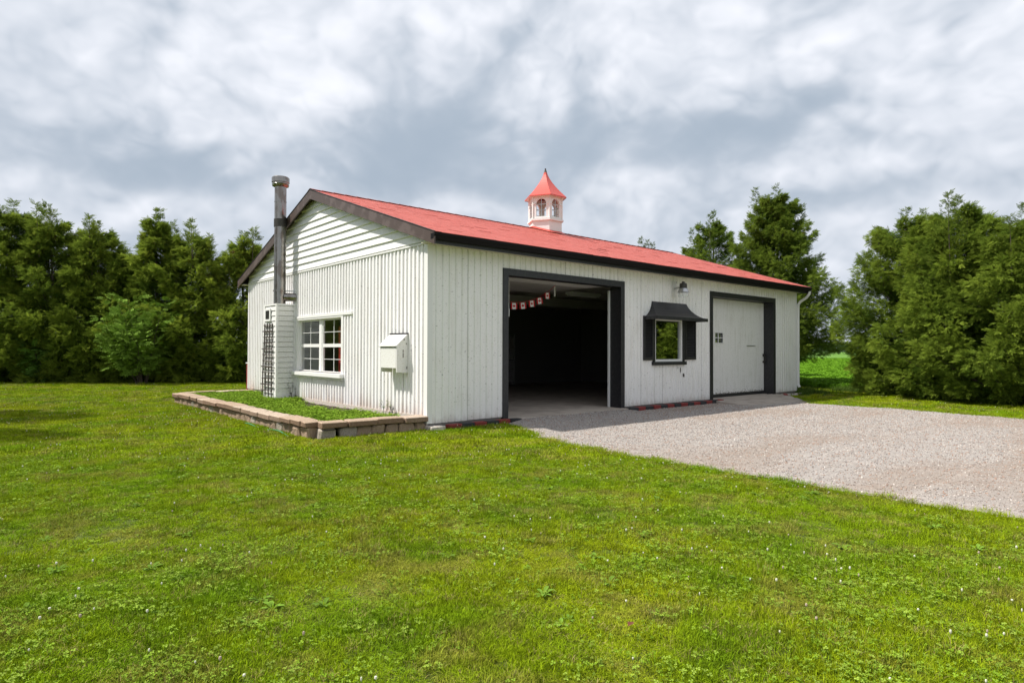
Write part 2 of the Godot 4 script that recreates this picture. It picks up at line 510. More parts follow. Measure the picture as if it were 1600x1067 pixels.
func on_gravel(x: float, z: float) -> bool:
	return z > 0.0 and x > gravel_left(z) and x < gravel_right(z)

func field_x(z: float) -> float:
	return 18.45 - 0.427 * z

func on_bed(x: float, z: float) -> bool:
	return x > -2.2 and x < 0.05 and z > -9.75 and z < -0.05

func on_lawn(x: float, z: float) -> bool:
	if x > -0.02 and x < BL + 0.02 and z < 0.0 and z > -BD: return false
	if on_bed(x, z) or on_gravel(x, z) or x > field_x(z): return false
	return true

func rise(x: float, z: float) -> float:
	# the drive climbs to the two door sills
	var a := smoothstep(1.7, 2.2, x) * (1.0 - smoothstep(5.3, 5.8, x))
	return 0.075 * a * (1.0 - smoothstep(0.2, 1.5, z))

func in_view(p: Vector3, margin := 1.0) -> bool:
	var d := p - EYE
	var dep := d.dot(FWD)
	return dep > 0.3 and absf(d.dot(RGT)) < dep * 0.83 + margin

# ---------------------------------------------------------------- plants
func blade_tuft(sd: int, count: int, spread: float, tall: float, wide: float) -> ArrayMesh:
	var r := RandomNumberGenerator.new()
	r.seed = sd
	var b := MB.new()
	for i in count:
		var a := r.randf() * TAU
		var d := sqrt(r.randf()) * spread
		var p := Vector3(cos(a) * d, -0.005, sin(a) * d)
		var lean := Vector3(r.randfn(0, 0.45), 1.0, r.randfn(0, 0.45)).normalized()
		var hgt := tall * r.randf_range(0.55, 1.2)
		var f := r.randf() * TAU
		var sd2 := Vector3(cos(f), 0, sin(f)) * wide * r.randf_range(0.7, 1.2)
		var mid := p + lean * hgt * 0.55
		var tip := p + (lean + Vector3(lean.x, -0.15, lean.z) * r.randf_range(0.3, 1.1)).normalized() * hgt
		var sh := r.randf_range(0.75, 1.25)
		b.col = Color(sh * r.randf_range(0.92, 1.12), sh, sh * r.randf_range(0.8, 1.1))
		b.quad(p - sd2, p + sd2, mid + sd2 * 0.8, mid - sd2 * 0.8)
		b.tri(mid - sd2 * 0.8, mid + sd2 * 0.8, tip)
	return b.mesh()

func clover_tuft(sd: int, count: int, spread: float, leaf: float, tall: float) -> ArrayMesh:
	var r := RandomNumberGenerator.new()
	r.seed = sd
	var b := MB.new()
	for i in count:
		var a := r.randf() * TAU
		var d := sqrt(r.randf()) * spread
		var h := tall * r.randf_range(0.5, 1.15)
		var top := Vector3(cos(a) * d, h, sin(a) * d)
		var nrm := Vector3(r.randfn(0, 0.32), 1.0, r.randfn(0, 0.32)).normalized()
		var x := nrm.cross(Vector3(r.randfn(0, 1), 0.1, r.randfn(0, 1))).normalized()
		var y := nrm.cross(x)
		var sh := r.randf_range(0.8, 1.2)
		b.col = Color(sh, sh, sh)
		var s := leaf * r.randf_range(0.7, 1.25)
		for k in 3:
			var f := TAU * k / 3.0
			var o := x * cos(f) + y * sin(f)
			var q := nrm.cross(o)
			var fold := nrm * s * 0.16
			var c0 := top + o * s * 0.05
			var pts := [c0, top + o * s * 0.5 + q * s * 0.40 + fold, top + o * s * 0.92 + q * s * 0.30 + fold, top + o * s * 0.88, top + o * s * 0.92 - q * s * 0.30 + fold, top + o * s * 0.5 - q * s * 0.40 + fold]
			b.tri(pts[0], pts[1], pts[2]); b.tri(pts[0], pts[2], pts[3])
			b.tri(pts[0], pts[3], pts[4]); b.tri(pts[0], pts[4], pts[5])
		b.col = Color(0.8, 0.9, 0.7)
		var st := Vector3(0.0012, 0, 0)
		var ft := Vector3(top.x * 0.6, 0, top.z * 0.6)
		b.quad(ft - st, ft + st, top + st, top - st)
	return b.mesh()

func rosette(sd: int, leaves: int, size: float) -> ArrayMesh:
	var r := RandomNumberGenerator.new()
	r.seed = sd
	var b := MB.new()
	for i in leaves:
		var a := TAU * i / leaves + r.randfn(0, 0.25)
		var o := Vector3(cos(a), 0, sin(a))
		var q := Vector3(-sin(a), 0, cos(a))
		var s := size * r.randf_range(0.7, 1.2)
		var up := r.randf_range(0.25, 0.7)
		var sh := r.randf_range(0.85, 1.2)
		b.col = Color(sh, sh, sh)
		var p0 := Vector3(0, 0.005, 0)
		var p1 := o * s * 0.45 + Vector3.UP * s * up * 0.55
		var p2 := o * s * 0.8 + Vector3.UP * s * up * 0.7
		var p3 := o * s + Vector3.UP * s * up * 0.62
		var w := s * 0.17
		b.tri(p0, p1 + q * w + Vector3.UP * w * 0.3, p1); b.tri(p0, p1, p1 - q * w + Vector3.UP * w * 0.3)
		b.quad(p1, p1 + q * w + Vector3.UP * w * 0.3, p2 + q * w * 0.8, p2); b.quad(p1 - q * w + Vector3.UP * w * 0.3, p1, p2, p2 - q * w * 0.8)
		b.tri(p2 - q * w * 0.8, p2 + q * w * 0.8, p3)
	return b.mesh()

# a flat, feathery cedar spray of unit length along +z
func cedar_spray(sd: int, fine: bool) -> ArrayMesh:
	var r := RandomNumberGenerator.new()
	r.seed = sd
	var b := MB.new()
	var nb := 11 if fine else 7
	for i in nb:
		var t := 0.04 + 0.9 * i / nb
		var s := 1.0 if i % 2 == 0 else -1.0
		var ln := (0.50 * (1.0 - t) + 0.14) * r.randf_range(0.8, 1.2)
		var ang := r.randf_range(0.55, 0.85)
		var dir := Vector3(s * sin(ang), r.randf_range(-0.22, 0.12), cos(ang)).normalized()
		var p := Vector3(0, -0.20 * t * t, t)
		var side := dir.cross(Vector3(r.randfn(0, 0.25), 1, r.randfn(0, 0.25))).normalized()
		var sh := r.randf_range(0.72, 1.2)
		b.col = Color(sh, sh, sh)
		var wd := ln * (0.075 if fine else 0.2)
		var droop := Vector3(0, -0.10 * ln, 0)
		b.quad(p, p + dir * ln * 0.5 + side * wd, p + dir * ln + droop, p + dir * ln * 0.5 - side * wd)
		if fine:
			for k in 6:
				var u := 0.16 + 0.145 * k
				var s2 := 1.0 if k % 2 == 0 else -1.0
				var d2 := (dir + side * s2 * 0.9).normalized()
				var p2 := p + dir * ln * u + droop * u
				var l2 := ln * 0.40 * (1.15 - u)
				b.quad(p2, p2 + d2 * l2 * 0.5 + dir * l2 * 0.13, p2 + d2 * l2 + droop * 0.4, p2 + d2 * l2 * 0.5 - dir * l2 * 0.13)
	b.col = Color(1.0, 0.9, 0.8)
	b.quad(Vector3(-0.018, 0, 0), Vector3(0.018, 0, 0), Vector3(0.008, -0.2, 1.0), Vector3(-0.008, -0.2, 1.0))
	b.col = Color(1.15, 1.15, 1.0)
	b.quad(Vector3(0, -0.16, 0.85), Vector3(0.05, -0.2, 1.0), Vector3(0, -0.27, 1.15), Vector3(-0.05, -0.2, 1.0))
	return b.mesh()

# a compound leaf of paired leaflets, unit length along +z
func compound_leaf(sd: int) -> ArrayMesh:
	var r := RandomNumberGenerator.new()
	r.seed = sd
	var b := MB.new()
	for i in 9:
		var t := 0.25 + 0.75 * floorf(i / 2.0) / 4.0
		var s := 1.0 if i % 2 == 0 else -1.0
		var dir := Vector3(s * 0.85, -0.15, 0.5).normalized() if i < 8 else Vector3(0, -0.2, 1).normalized()
		var p := Vector3(0, -0.18 * t * t, t)
		var side := dir.cross(Vector3.UP).normalized()
		var ln := 0.38 * r.randf_range(0.8, 1.15)
		var wd := ln * 0.24
		var sh := r.randf_range(0.8, 1.2)
		b.col = Color(sh, sh, sh)
		b.tri(p, p + dir * ln * 0.4 + side * wd, p + dir * ln * 0.4 - Vector3.UP * wd * 0.3)
		b.tri(p, p + dir * ln * 0.4 - Vector3.UP * wd * 0.3, p + dir * ln * 0.4 - side * wd)
		b.tri(p + dir * ln * 0.4 - Vector3.UP * wd * 0.3, p + dir * ln * 0.4 + side * wd, p + dir * ln - Vector3.UP * ln * 0.15)
		b.tri(p + dir * ln * 0.4 - side * wd, p + dir * ln * 0.4 - Vector3.UP * wd * 0.3, p + dir * ln - Vector3.UP * ln * 0.15)
	b.quad(Vector3(-0.01, 0, 0), Vector3(0.01, 0, 0), Vector3(0.005, -0.18, 1), Vector3(-0.005, -0.18, 1))
	return b.mesh()

func aim(o: Vector3, dir: Vector3, roll: float, s: float) -> Transform3D:
	var z := dir.normalized()
	var x := Vector3.UP.cross(z)
	x = x.normalized() if x.length() > 0.01 else Vector3.RIGHT
	var y := z.cross(x)
	var bs := Basis(x, y, z).rotated(z, roll)
	return Transform3D(bs.scaled(Vector3.ONE * s), o)

var sprays := []
var sprays_far := []

# a cedar left to grow wild: branches swept up and out, feathery to the ground, with thin leaders on top
func cedar(label: String, group: String, at: Vector3, H: float, R: float, sd: int, near: bool, skirt := 0.0, tint := Color(1, 1, 1), density := 1.0, brown := 0.01, full := 0.8) -> void:
	var root := thing("cedar_tree", label, "tree", at, group)
	var r := RandomNumberGenerator.new()
	r.seed = sd
	var lean := Vector3(r.randfn(0, 0.02), 1.0, r.randfn(0, 0.02))
	var tr := MB.new()
	var tp := []
	var trd := []
	for k in 7:
		var t := k / 6.0
		tp.append(lean * H * 0.93 * t + Vector3(r.randfn(0, 0.04), 0, r.randfn(0, 0.04)) * H * 0.12 * t)
		trd.append(lerpf(0.028 * H * 0.6, 0.012, t))
	tp[0] = Vector3(0, -0.1, 0)
	tr.tube(tp, trd, 7)
	put(tr, "trunk", M.bark, root)
	var lb := MB.new()
	var xf := [[], [], []]
	var cl := [[], [], []]
	var nb := int(H * 10.0 * density)
	var ss := 0.19 if near else 0.29
	var per := int((215 if near else 130) * R / 1.8)
	var leaders := []
	for k in r.randi_range(5, 7) if full > 0.5 else 3:
		leaders.append([r.randf() * TAU, r.randf_range(0.15, 0.85) * R * lerpf(0.4, 1.0, full), r.randf_range(0.84, 1.02)])
	leaders[0] = [0.0, 0.0, 1.0]
	var bulge := FastNoiseLite.new()
	bulge.seed = sd
	bulge.frequency = 0.9
	for i in nb:
		var t := (i + r.randf()) / nb
		t = lerpf(skirt / H, 0.93, pow(t, 0.92))
		var az := i * 2.39996 + r.randfn(0, 0.35)
		var prof := lerpf(pow(1.0 - t, 0.85), pow(1.0 - pow(t, 2.4), 0.75), full) * (0.66 + 0.34 * smoothstep(0.0, 0.30, t))
		var rad := R * maxf(prof, 0.10) * r.randf_range(0.66, 1.16) * (1.0 + 0.34 * bulge.get_noise_3d(cos(az), t * 4.0, sin(az)))
		var up := rad * r.randf_range(0.35, 0.85)
		var out := Vector3(cos(az), 0, sin(az))
		var y1 := t * H
		var y0 := maxf(y1 - up, maxf(0.15, skirt * 0.8))
		var base := lean * y0
		var tipd := out * rad + Vector3.UP * (y1 - y0)
		var q := []
		for k in 4:
			var s := k / 3.0
			q.append(base + out * rad * s + Vector3.UP * (y1 - y0) * pow(s, 1.4))
		lb.tube(q, [0.012 + rad * 0.011, 0.010 + rad * 0.008, 0.008, 0.004], 4, false)
		var fresh := r.randf_range(0.0, 1.0)
		var n := int(per * (0.45 + 0.55 * prof) * r.randf_range(0.8, 1.15))
		var dead := r.randf() < brown
		for k in n:
			var s := pow(r.randf(), 0.50) * 1.02
			var p := base + out * rad * s + Vector3.UP * (y1 - y0) * pow(s, 1.4)
			var latw := (0.30 - 0.17 * s) * rad + 0.10
			var la := r.randf() * TAU
			var lat := (out.cross(Vector3.UP) * cos(la) + Vector3.UP * sin(la) * 0.55) * latw * sqrt(r.randf())
			p += lat
			var dir := out * r.randf_range(0.4, 1.1) + Vector3.UP * r.randf_range(-0.25, 0.6) + lat / maxf(latw, 0.05) * 0.7 + Vector3(r.randfn(0, 0.25), r.randfn(0, 0.2), r.randfn(0, 0.25))
			var which := k % 3
			xf[which].append(aim(p, dir, r.randfn(0, 0.9), ss * r.randf_range(0.65, 1.25)))
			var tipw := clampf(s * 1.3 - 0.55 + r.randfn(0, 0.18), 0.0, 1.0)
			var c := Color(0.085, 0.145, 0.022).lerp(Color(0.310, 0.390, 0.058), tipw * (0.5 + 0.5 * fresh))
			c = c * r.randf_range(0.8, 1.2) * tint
			if dead or r.randf() < brown * 0.6:
				c = Color(0.13, 0.075, 0.03) * r.randf_range(0.6, 1.1)
			c.a = 1.0
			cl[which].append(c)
	# leaders
	for L in leaders:
		var o: Vector3 = Vector3(cos(L[0]), 0, sin(L[0])) * L[1]
		var y1: float = H * L[2]
		var y0: float = y1 - H * 0.30
		o *= 1.0 - 0.4 * L[2]
		lb.tube([lean * y0 + o, lean * lerpf(y0, y1, 0.5) + o * 1.1, lean * y1 + o * 1.2], [0.02, 0.012, 0.003], 4, false)
		var m := 230 if near else 130
		for k in m:
			var s := pow(r.randf(), 1.1)
			var az := r.randf() * TAU
			var out := Vector3(cos(az), 0, sin(az))
			var p: Vector3 = lean * lerpf(y0, y1, s) + o * (1.0 + 0.2 * s) + out * r.randf() * 0.75 * (1.05 - s)
			var which := k % 3
			xf[which].append(aim(p, out + Vector3.UP * r.randf_range(0.3, 1.5), r.randfn(0, 0.9), ss * r.randf_range(0.5, 1.0)))
			var c := Color(0.09, 0.14, 0.022).lerp(Color(0.20, 0.26, 0.04), r.randf()) * tint
			c.a = 1.0
			cl[which].append(c)
	put(lb, "branchwork", M.bark, root)
	var set_ := sprays
	for k in 3:
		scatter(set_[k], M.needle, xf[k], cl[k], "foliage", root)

func leafy_shrub(called: String, label: String, at: Vector3, H: float, R: float, sd: int, stems: int, leaves: int, size: float, col: Color) -> void:
	var root := thing(called, label, "shrub", at)
	var r := RandomNumberGenerator.new()
	r.seed = sd
	var st := MB.new()
	var xf := []
	var cl := []
	for i in stems:
		var az := r.randf() * TAU
		var out := Vector3(cos(az), 0, sin(az)) * R * sqrt(r.randf())
		var hh := H * r.randf_range(0.55, 1.0) * (1.0 - 0.25 * out.length() / R)
		var q := [out * 0.15, out * 0.5 + Vector3.UP * hh * 0.45, out + Vector3.UP * hh]
		st.tube(q, [0.022, 0.014, 0.004], 5, false)
		for k in leaves / stems:
			var s := r.randf_range(0.25, 1.0)
			var p: Vector3 = (q[0] as Vector3).lerp(q[2], s) + (q[1] - ((q[0] as Vector3) + q[2]) / 2.0) * sin(PI * s)
			var a2 := r.randf() * TAU
			var d := Vector3(cos(a2), r.randf_range(-0.2, 0.9), sin(a2))
			p += d * r.randf() * R * 0.28
			xf.append(aim(p, d, r.randfn(0, 0.8), size * r.randf_range(0.7, 1.25)))
			var c := col * r.randf_range(0.7, 1.3)
			c.a = 1.0
			cl.append(c)
	put(st, "stem", M.bark, root)
	scatter(compound_leaf(sd), M.leaf, xf, cl, "foliage", root)

# ---------------------------------------------------------------- the garage
# ribbed sheet between u0 and u1, y0 and y1; axis 0: front wall (u = x, facing +z), axis 2: gable wall (u = -z, facing -x)
func rib_sheet(axis: int, u0: float, u1: float, y0: float, y1: float, pitch: float, deep: float, phase := 0.0, off := 0.0) -> MB:
	var b := MB.new()
	var us := [u0]
	var br := [0.0, 0.10, 0.50, 0.60] if axis == 2 else [0.0, 0.10, 0.78, 0.86]
	var k := int(floor((u0 - phase) / pitch)) - 1
	while phase + k * pitch < u1:
		for f in br:
			var u: float = phase + (k + f) * pitch
			if u > u0 + 0.002 and u < u1 - 0.002:
				us.append(u)
		k += 1
	us.append(u1)
	var P := func(u: float, y: float) -> Vector3:
		var f := fposmod((u - phase) / pitch, 1.0)
		var d := 0.0
		if f < br[1]: d = f / br[1]
		elif f < br[2]: d = 1.0
		elif f < br[3]: d = (br[3] - f) / (br[3] - br[2])
		var h := off + d * deep
		return Vector3(u, y, h) if axis == 0 else Vector3(-h, y, -u)
	var full := BL if axis == 0 else BD
	for i in us.size() - 1:
		var a: float = us[i] + 0.0001
		var e: float = us[i + 1] - 0.0001
		var p0: Vector3 = P.call(a, y0)
		var p1: Vector3 = P.call(e, y0)
		var p2: Vector3 = P.call(e, y1)
		var p3: Vector3 = P.call(a, y1)
		var r := Rect2(a / full, 1.0 - y1 / 3.6, (e - a) / full, (y1 - y0) / 3.6)
		if axis == 0:
			b.quaduv(p0, p1, p2, p3, r)
		else:
			# seen from -x, u runs to the left
			b.quaduv(p1, p0, p3, p2, Rect2(e / full, r.position.y, (a - e) / full, r.size.y))
	return b

func sheets(axis: int, rects: Array, width: float, pitch: float, deep: float, m: Material, parent: Node) -> void:
	for q in rects:
		var k0 := int(floor(q[0] / width))
		var u: float = q[0]
		while u < q[1] - 0.01:
			k0 += 1
			var e: float = minf(k0 * width, q[1])
			if e - u < 0.03 and e < q[1]:
				continue
			var gap := 0.0018
			put(rib_sheet(axis, u + gap, e - gap, q[2] + rng.randf_range(-0.012, 0.008), q[3], pitch, deep, 0.0, rng.randf_range(0.0, 0.002)), "siding_sheet", m, parent)
			u = e

func roof_y(z: float) -> float:
	return RIDGE - SLOPE * absf(z + 4.95)

func build_garage() -> void:
	var g := thing("garage", "white ribbed-metal garage with red gable roof, black trimmed doors and a cupola", "garage")
	var b: MB
	# walls behind the sheet metal
	b = MB.new()
	b.box(Vector3(0.02, 0.05, -0.16), Vector3(1.80, 3.42, -0.012))
	b.box(Vector3(1.80, 3.12, -0.16), Vector3(5.60, 3.42, -0.012))
	b.box(Vector3(5.60, 0.05, -0.16), Vector3(6.84, 3.42, -0.012))
	b.box(Vector3(6.84, 0.05, -0.16), Vector3(8.06, 1.20, -0.012))
	b.box(Vector3(6.84, 2.31, -0.16), Vector3(8.06, 3.42, -0.012))
	b.box(Vector3(8.06, 0.05, -0.16), Vector3(9.44, 3.42, -0.012))
	b.box(Vector3(9.44, 3.12, -0.16), Vector3(13.18, 3.42, -0.012))
	b.box(Vector3(13.18, 0.05, -0.16), Vector3(BL - 0.02, 3.42, -0.012))
	put(b, "front_wall", M.inside, g)
	b = MB.new()
	b.box(Vector3(0.012, 0.05, -3.52), Vector3(0.16, 3.5, -0.165))
	b.box(Vector3(0.012, 0.05, -6.10), Vector3(0.16, 0.95, -3.52))
	b.box(Vector3(0.012, 2.26, -6.10), Vector3(0.16, 3.5, -3.52))
	b.box(Vector3(0.012, 0.05, -BD + 0.165), Vector3(0.16, 3.5, -6.10))
	b.prism(PackedVector2Array([Vector2(0.1, 3.503), Vector2(BD - 0.1, 3.503), Vector2(4.95, 5.22)]), Vector3(0.03, 0, 0), Vector3(0, 0, -1), Vector3.UP, Vector3(0.12, 0, 0))
	put(b, "gable_wall", M.inside, g)
	b = MB.new()
	b.box(Vector3(0.0, 0.05, -BD), Vector3(BL, 3.5, -BD + 0.16))
	put(b, "back_wall", M.inside, g)
	b = MB.new()
	b.box(Vector3(BL - 0.16, 0.05, -BD + 0.165), Vector3(BL - 0.012, 3.5, -0.165))
	b.prism(PackedVector2Array([Vector2(0.1, 3.503), Vector2(BD - 0.1, 3.503), Vector2(4.95, 5.22)]), Vector3(BL - 0.14, 0, 0), Vector3(0, 0, -1), Vector3.UP, Vector3(0.12, 0, 0))
	put(b, "end_wall", M.inside, g)
	b = MB.new()
	b.prism(PackedVector2Array([Vector2(0.02, 0.12), Vector2(BD - 0.02, 0.12), Vector2(BD - 0.02, 3.5), Vector2(4.95, 5.22), Vector2(0.02, 3.5)]), Vector3(BL - 0.008, 0, 0), Vector3(0, 0, -1), Vector3.UP, Vector3(0.02, 0, 0))
	put(b, "end_siding", M.white, g)
	b = MB.new()
	b.box(Vector3(-0.004, 0.10, -BD - 0.02), Vector3(BL, 3.5, -BD - 0.003))
	put(b, "back_siding", M.white, g)
	# foundation and floor
	b = MB.new()
	b.box(Vector3(-0.035, -0.2, -BD - 0.01), Vector3(0.10, 0.26, -0.02))
	put(b, "foundation", M.base_concrete, g)
	b = MB.new()
	b.box(Vector3(0.10, -0.2, -BD + 0.1), Vector3(BL - 0.1, 0.098, -0.19))
	b.box(Vector3(1.86, -0.2, -0.19), Vector3(5.54, 0.098, 0.22))
	put(b, "floor", M.floor_slab, g)
	# sheet metal
	var fw := [[0.03, 1.79, 0.13, 3.44], [1.79, 5.61, 3.12, 3.44], [5.61, 6.83, 0.12, 3.44], [6.83, 8.07, 0.12, 1.17], [6.83, 8.07, 2.32, 3.44], [8.07, 9.43, 0.12, 3.44], [9.43, 13.19, 3.12, 3.44], [13.19, BL, 0.14, 3.44]]
	sheets(0, fw, 0.9, 0.15, 0.020, M.front_metal, g)
	var gw := [[0.06, 3.50, 0.24, 3.49], [3.50, 6.12, 0.24, 0.90], [3.50, 6.12, 2.30, 3.49], [6.12, BD, 0.30, 3.49]]
	sheets(2, gw, 0.87, 0.145, 0.030, M.gable_metal, g)
	# corner trims
	b = MB.new()
	b.box(Vector3(-0.042, 0.13, -0.09), Vector3(-0.030, 3.49, 0.030))
	b.box(Vector3(-0.030, 0.13, 0.021), Vector3(0.07, 3.44, 0.030))
	put(b, "corner_trim", M.white_trim, g)
	b = MB.new()
	b.box(Vector3(BL - 0.07, 0.14, 0.021), Vector3(BL + 0.03, 3.44, 0.030))
	put(b, "corner_trim", M.white_trim, g)
	b = MB.new()
	b.box(Vector3(-0.042, 0.3, -BD - 0.02), Vector3(-0.031, 3.49, -BD + 0.07))
	put(b, "corner_trim", M.white_trim, g)
	# lapped boards of the gable
	b = MB.new()
	b.box(Vector3(-0.046, 3.455, -BD), Vector3(-0.031, 3.487, -0.02))
	put(b, "drip_board", M.white_trim, g)
	var y := 3.51
	while y < 5.1:
		var y1 := minf(y + 0.166, 5.24)
		b = MB.new()
		var half0 := (5.30 - y) / SLOPE
		var half1 := maxf((5.30 - y1) / SLOPE, 0.02)
		half0 = minf(half0, 4.95)
		half1 = minf(half1, 4.95)
		var o := -0.048
		var i := -0.010
		var a0 := Vector3(o, y, -4.95 + half0)
		var a1 := Vector3(o, y, -4.95 - half0)
		var c0 := Vector3(i, y1 + 0.01, -4.95 + half1)
		var c1 := Vector3(i, y1 + 0.01, -4.95 - half1)
		# a rounded lower lip, then the sloping face
		var e0 := a0 + Vector3(0.012, -0.011, 0)
		var e1 := a1 + Vector3(0.012, -0.011, 0)
		b.quad(a1, a0, c0, c1)
		b.quad(e1, e0, a0, a1)
		b.quad(Vector3(0.01, y - 0.008, a1.z), Vector3(0.01, y - 0.008, a0.z), e0, e1)
		put(b, "siding_board", M.white, g)
		y += 0.166
	# roof: deck, shingle courses, rakes, fascias
	var xa := -0.21
	var xb := BL + 0.12
	for side in [1.0, -1.0]:
		var ez := 5.42
		b = MB.new()
		var p := func(x: float, d: float, dy: float) -> Vector3: return Vector3(x, RIDGE - SLOPE * d + dy, -4.95 + side * d)
		var q0: Vector3 = p.call(xa + 0.02, 0.0, -0.03)
		var q1: Vector3 = p.call(xb - 0.02, 0.0, -0.03)
		var q2: Vector3 = p.call(xb - 0.02, ez - 0.03, -0.03)
		var q3: Vector3 = p.call(xa + 0.02, ez - 0.03, -0.03)
		var dn := Vector3(0, -0.05, 0)
		var mid := (q0 + q2) / 2.0 + dn * 0.5
		b.outquad(q0, q1, q2, q3, mid)
		b.outquad(q0 + dn, q1 + dn, q2 + dn, q3 + dn, mid)
		b.outquad(q2, q3, q3 + dn, q2 + dn, mid)
		b.outquad(q0, q3, q3 + dn, q0 + dn, mid)
		b.outquad(q1, q2, q2 + dn, q1 + dn, mid)
		var roof := put(b, "roof_front" if side > 0 else "roof_back", M.dark_wood, g)
		b = MB.new()
		var courses := 40
		for k in courses:
			var d1 := ez * (k + 1) / courses + rng.randf_range(-0.006, 0.006)
			var d0 := ez * k / courses - 0.012
			var x := xa - rng.randf() * 0.3
			while x < xb:
				var e := x + rng.randf_range(0.26, 0.34)
				var s0 := maxf(x + 0.004, xa)
				var s1 := minf(e - 0.004, xb)
				if s1 > s0:
					var lift := 0.0022 + 0.0016 * rng.randf() + (0.006 if rng.randf() < 0.03 else 0.0)
					var dd := d1 + rng.randf_range(-0.012, 0.012) + (rng.randf_range(0.0, 0.035) if k == courses - 1 else 0.0)
					var u0: Vector3 = p.call(s0, maxf(d0, 0.0), 0.0)
					var u1: Vector3 = p.call(s1, maxf(d0, 0.0), 0.0)
					var v1: Vector3 = p.call(s1, dd, lift)
					var v0: Vector3 = p.call(s0, dd, lift)
					var mm := (u0 + v1) / 2.0 - Vector3.UP
					b.outquad(u0, u1, v1, v0, mm)
					b.outquad(v0, v1, p.call(s1, dd, -0.006), p.call(s0, dd, -0.006), p.call(s0, dd - 1.0, 0.0))
				x = e
		tag(put(b, "shingles", M.red_roof, roof), "", "", "", "stuff")
		# rake boards
		for ex in [xa, xb]:
			b = MB.new()
			var dx := 0.03 if ex < 0 else -0.03
			var r0: Vector3 = p.call(ex, 0.0, -0.012)
			var r1: Vector3 = p.call(ex, ez + 0.02, -0.012)
			var th := Vector3(dx, 0, 0)
			var hh := Vector3(0, -0.215, 0)
			var mm := (r0 + r1) / 2.0 + hh / 2 + th / 2
			b.outquad(r0, r1, r1 + hh, r0 + hh, mm)
			b.outquad(r0 + th, r1 + th, r1 + hh + th, r0 + hh + th, mm)
			b.outquad(r0, r1, r1 + th, r0 + th, mm)
			b.outquad(r0 + hh, r1 + hh, r1 + hh + th, r0 + hh + th, mm)
			b.outquad(r1, r1 + hh, r1 + hh + th, r1 + th, mm)
			put(b, "rake_board", M.brown, roof)
			b = MB.new()
			b.bar(r0 + Vector3(dx * 0.3, 0.014, 0), r1 + Vector3(dx * 0.3, 0.014, 0), 0.012, 0.04, Vector3.UP)
			put(b, "drip_edge", M.dark_steel, roof)
		# soffit under the eave
		b = MB.new()
		b.box(Vector3(xa + 0.04, 3.44, -4.95 + side * 4.96), Vector3(xb - 0.04, 3.455, -4.95 + side * 5.30))
		put(b, "soffit", M.soffit, roof)
		b = MB.new()
		b.box(Vector3(xa + 0.035, 3.40, -4.95 + side * 5.30), Vector3(xb - 0.035, 3.585, -4.95 + side * 5.33))
		put(b, "eave_board", M.black, roof)
	# ridge cap
	b = MB.new()
	var x := xa
	while x < xb - 0.05:
		var e := minf(x + 0.31, xb)
		for s in [1.0, -1.0]:
			b.outquad(Vector3(x, RIDGE + 0.030, -4.95), Vector3(e, RIDGE + 0.022, -4.95), Vector3(e, RIDGE - 0.022, -4.95 + s * 0.14), Vector3(x, RIDGE - 0.014, -4.95 + s * 0.14), Vector3(x, RIDGE - 1, -4.95))
		x = e
	put(b, "ridge_cap", M.red_roof, g)
	# gutter: an ogee trough
	b = MB.new()
	var prof := [Vector2(0.385, 3.565), Vector2(0.385, 3.465), Vector2(0.47, 3.465), Vector2(0.49, 3.51), Vector2(0.515, 3.545), Vector2(0.515, 3.572), Vector2(0.495, 3.572)]
	for i in prof.size() - 1:
		var u: Vector2 = prof[i]
		var w: Vector2 = prof[i + 1]
		var am := Vector3(xa, 3.51, 0.45)
		b.outquad(Vector3(xa, u.y, u.x), Vector3(xb, u.y, u.x), Vector3(xb, w.y, w.x), Vector3(xa, w.y, w.x), Vector3((xa + xb) / 2, 3.52, 0.45))
	for ex in [xa, xb]:
		b.prism(PackedVector2Array([Vector2(0.385, 3.565), Vector2(0.385, 3.465), Vector2(0.47, 3.465), Vector2(0.49, 3.51), Vector2(0.515, 3.545), Vector2(0.515, 3.572)]), Vector3(ex - 0.002, 0, 0), Vector3(0, 0, 1), Vector3.UP, Vector3(0.004, 0, 0))
	put(b, "gutter", M.gutter, g)
	# downspout
	b = MB.new()
	b.tube([Vector3(BL + 0.05, 3.47, 0.45), Vector3(BL + 0.05, 3.38, 0.44), Vector3(BL + 0.055, 3.26, 0.34), Vector3(BL + 0.06, 3.14, 0.14), Vector3(BL + 0.06, 3.04, 0.07), Vector3(BL + 0.06, 2.9, 0.06), Vector3(BL + 0.06, 0.42, 0.06), Vector3(BL + 0.06, 0.34, 0.06), Vector3(BL + 0.06, 0.26, 0.10)], [0.045, 0.045, 0.045, 0.045, 0.045, 0.045, 0.045, 0.045, 0.045], 10)
	put(b, "downspout", M.white_trim, g)
	for q in [[7.98, 0.96, 0.022, 0.08], [8.13, 0.82, 0.04, 0.06], [7.86, 1.03, 0.012, 0.03]]:
		b = MB.new()
		b.prism(PackedVector2Array([Vector2(-q[2], -q[3] * 0.4), Vector2(q[2] * 0.4, -q[3]), Vector2(q[2], 0), Vector2(q[2] * 0.3, q[3]), Vector2(-q[2], q[3] * 0.7)]), Vector3(q[0], q[1], 0.0205), Vector3.RIGHT, Vector3.UP, Vector3(0, 0, 0.002))
		put(b, "bare_chip", M.dark_steel, g)
	big_door(g)
	small_door(g)
	front_window(g)
	gable_window(g)
	chimney(g)
	cupola(g)
	# inside: ceiling and joists
	b = MB.new()
	b.box(Vector3(0.17, 3.40, -BD + 0.17), Vector3(BL - 0.17, 3.43, -0.17))
	put(b, "ceiling", M.inside, g)
	for k in 11:
		b = MB.new()
		b.box(Vector3(0.9 + k * 1.2, 3.2, -BD + 0.2), Vector3(0.95 + k * 1.2, 3.398, -0.35))
		put(b, "joist", M.inside_grey, g)
	b = MB.new()
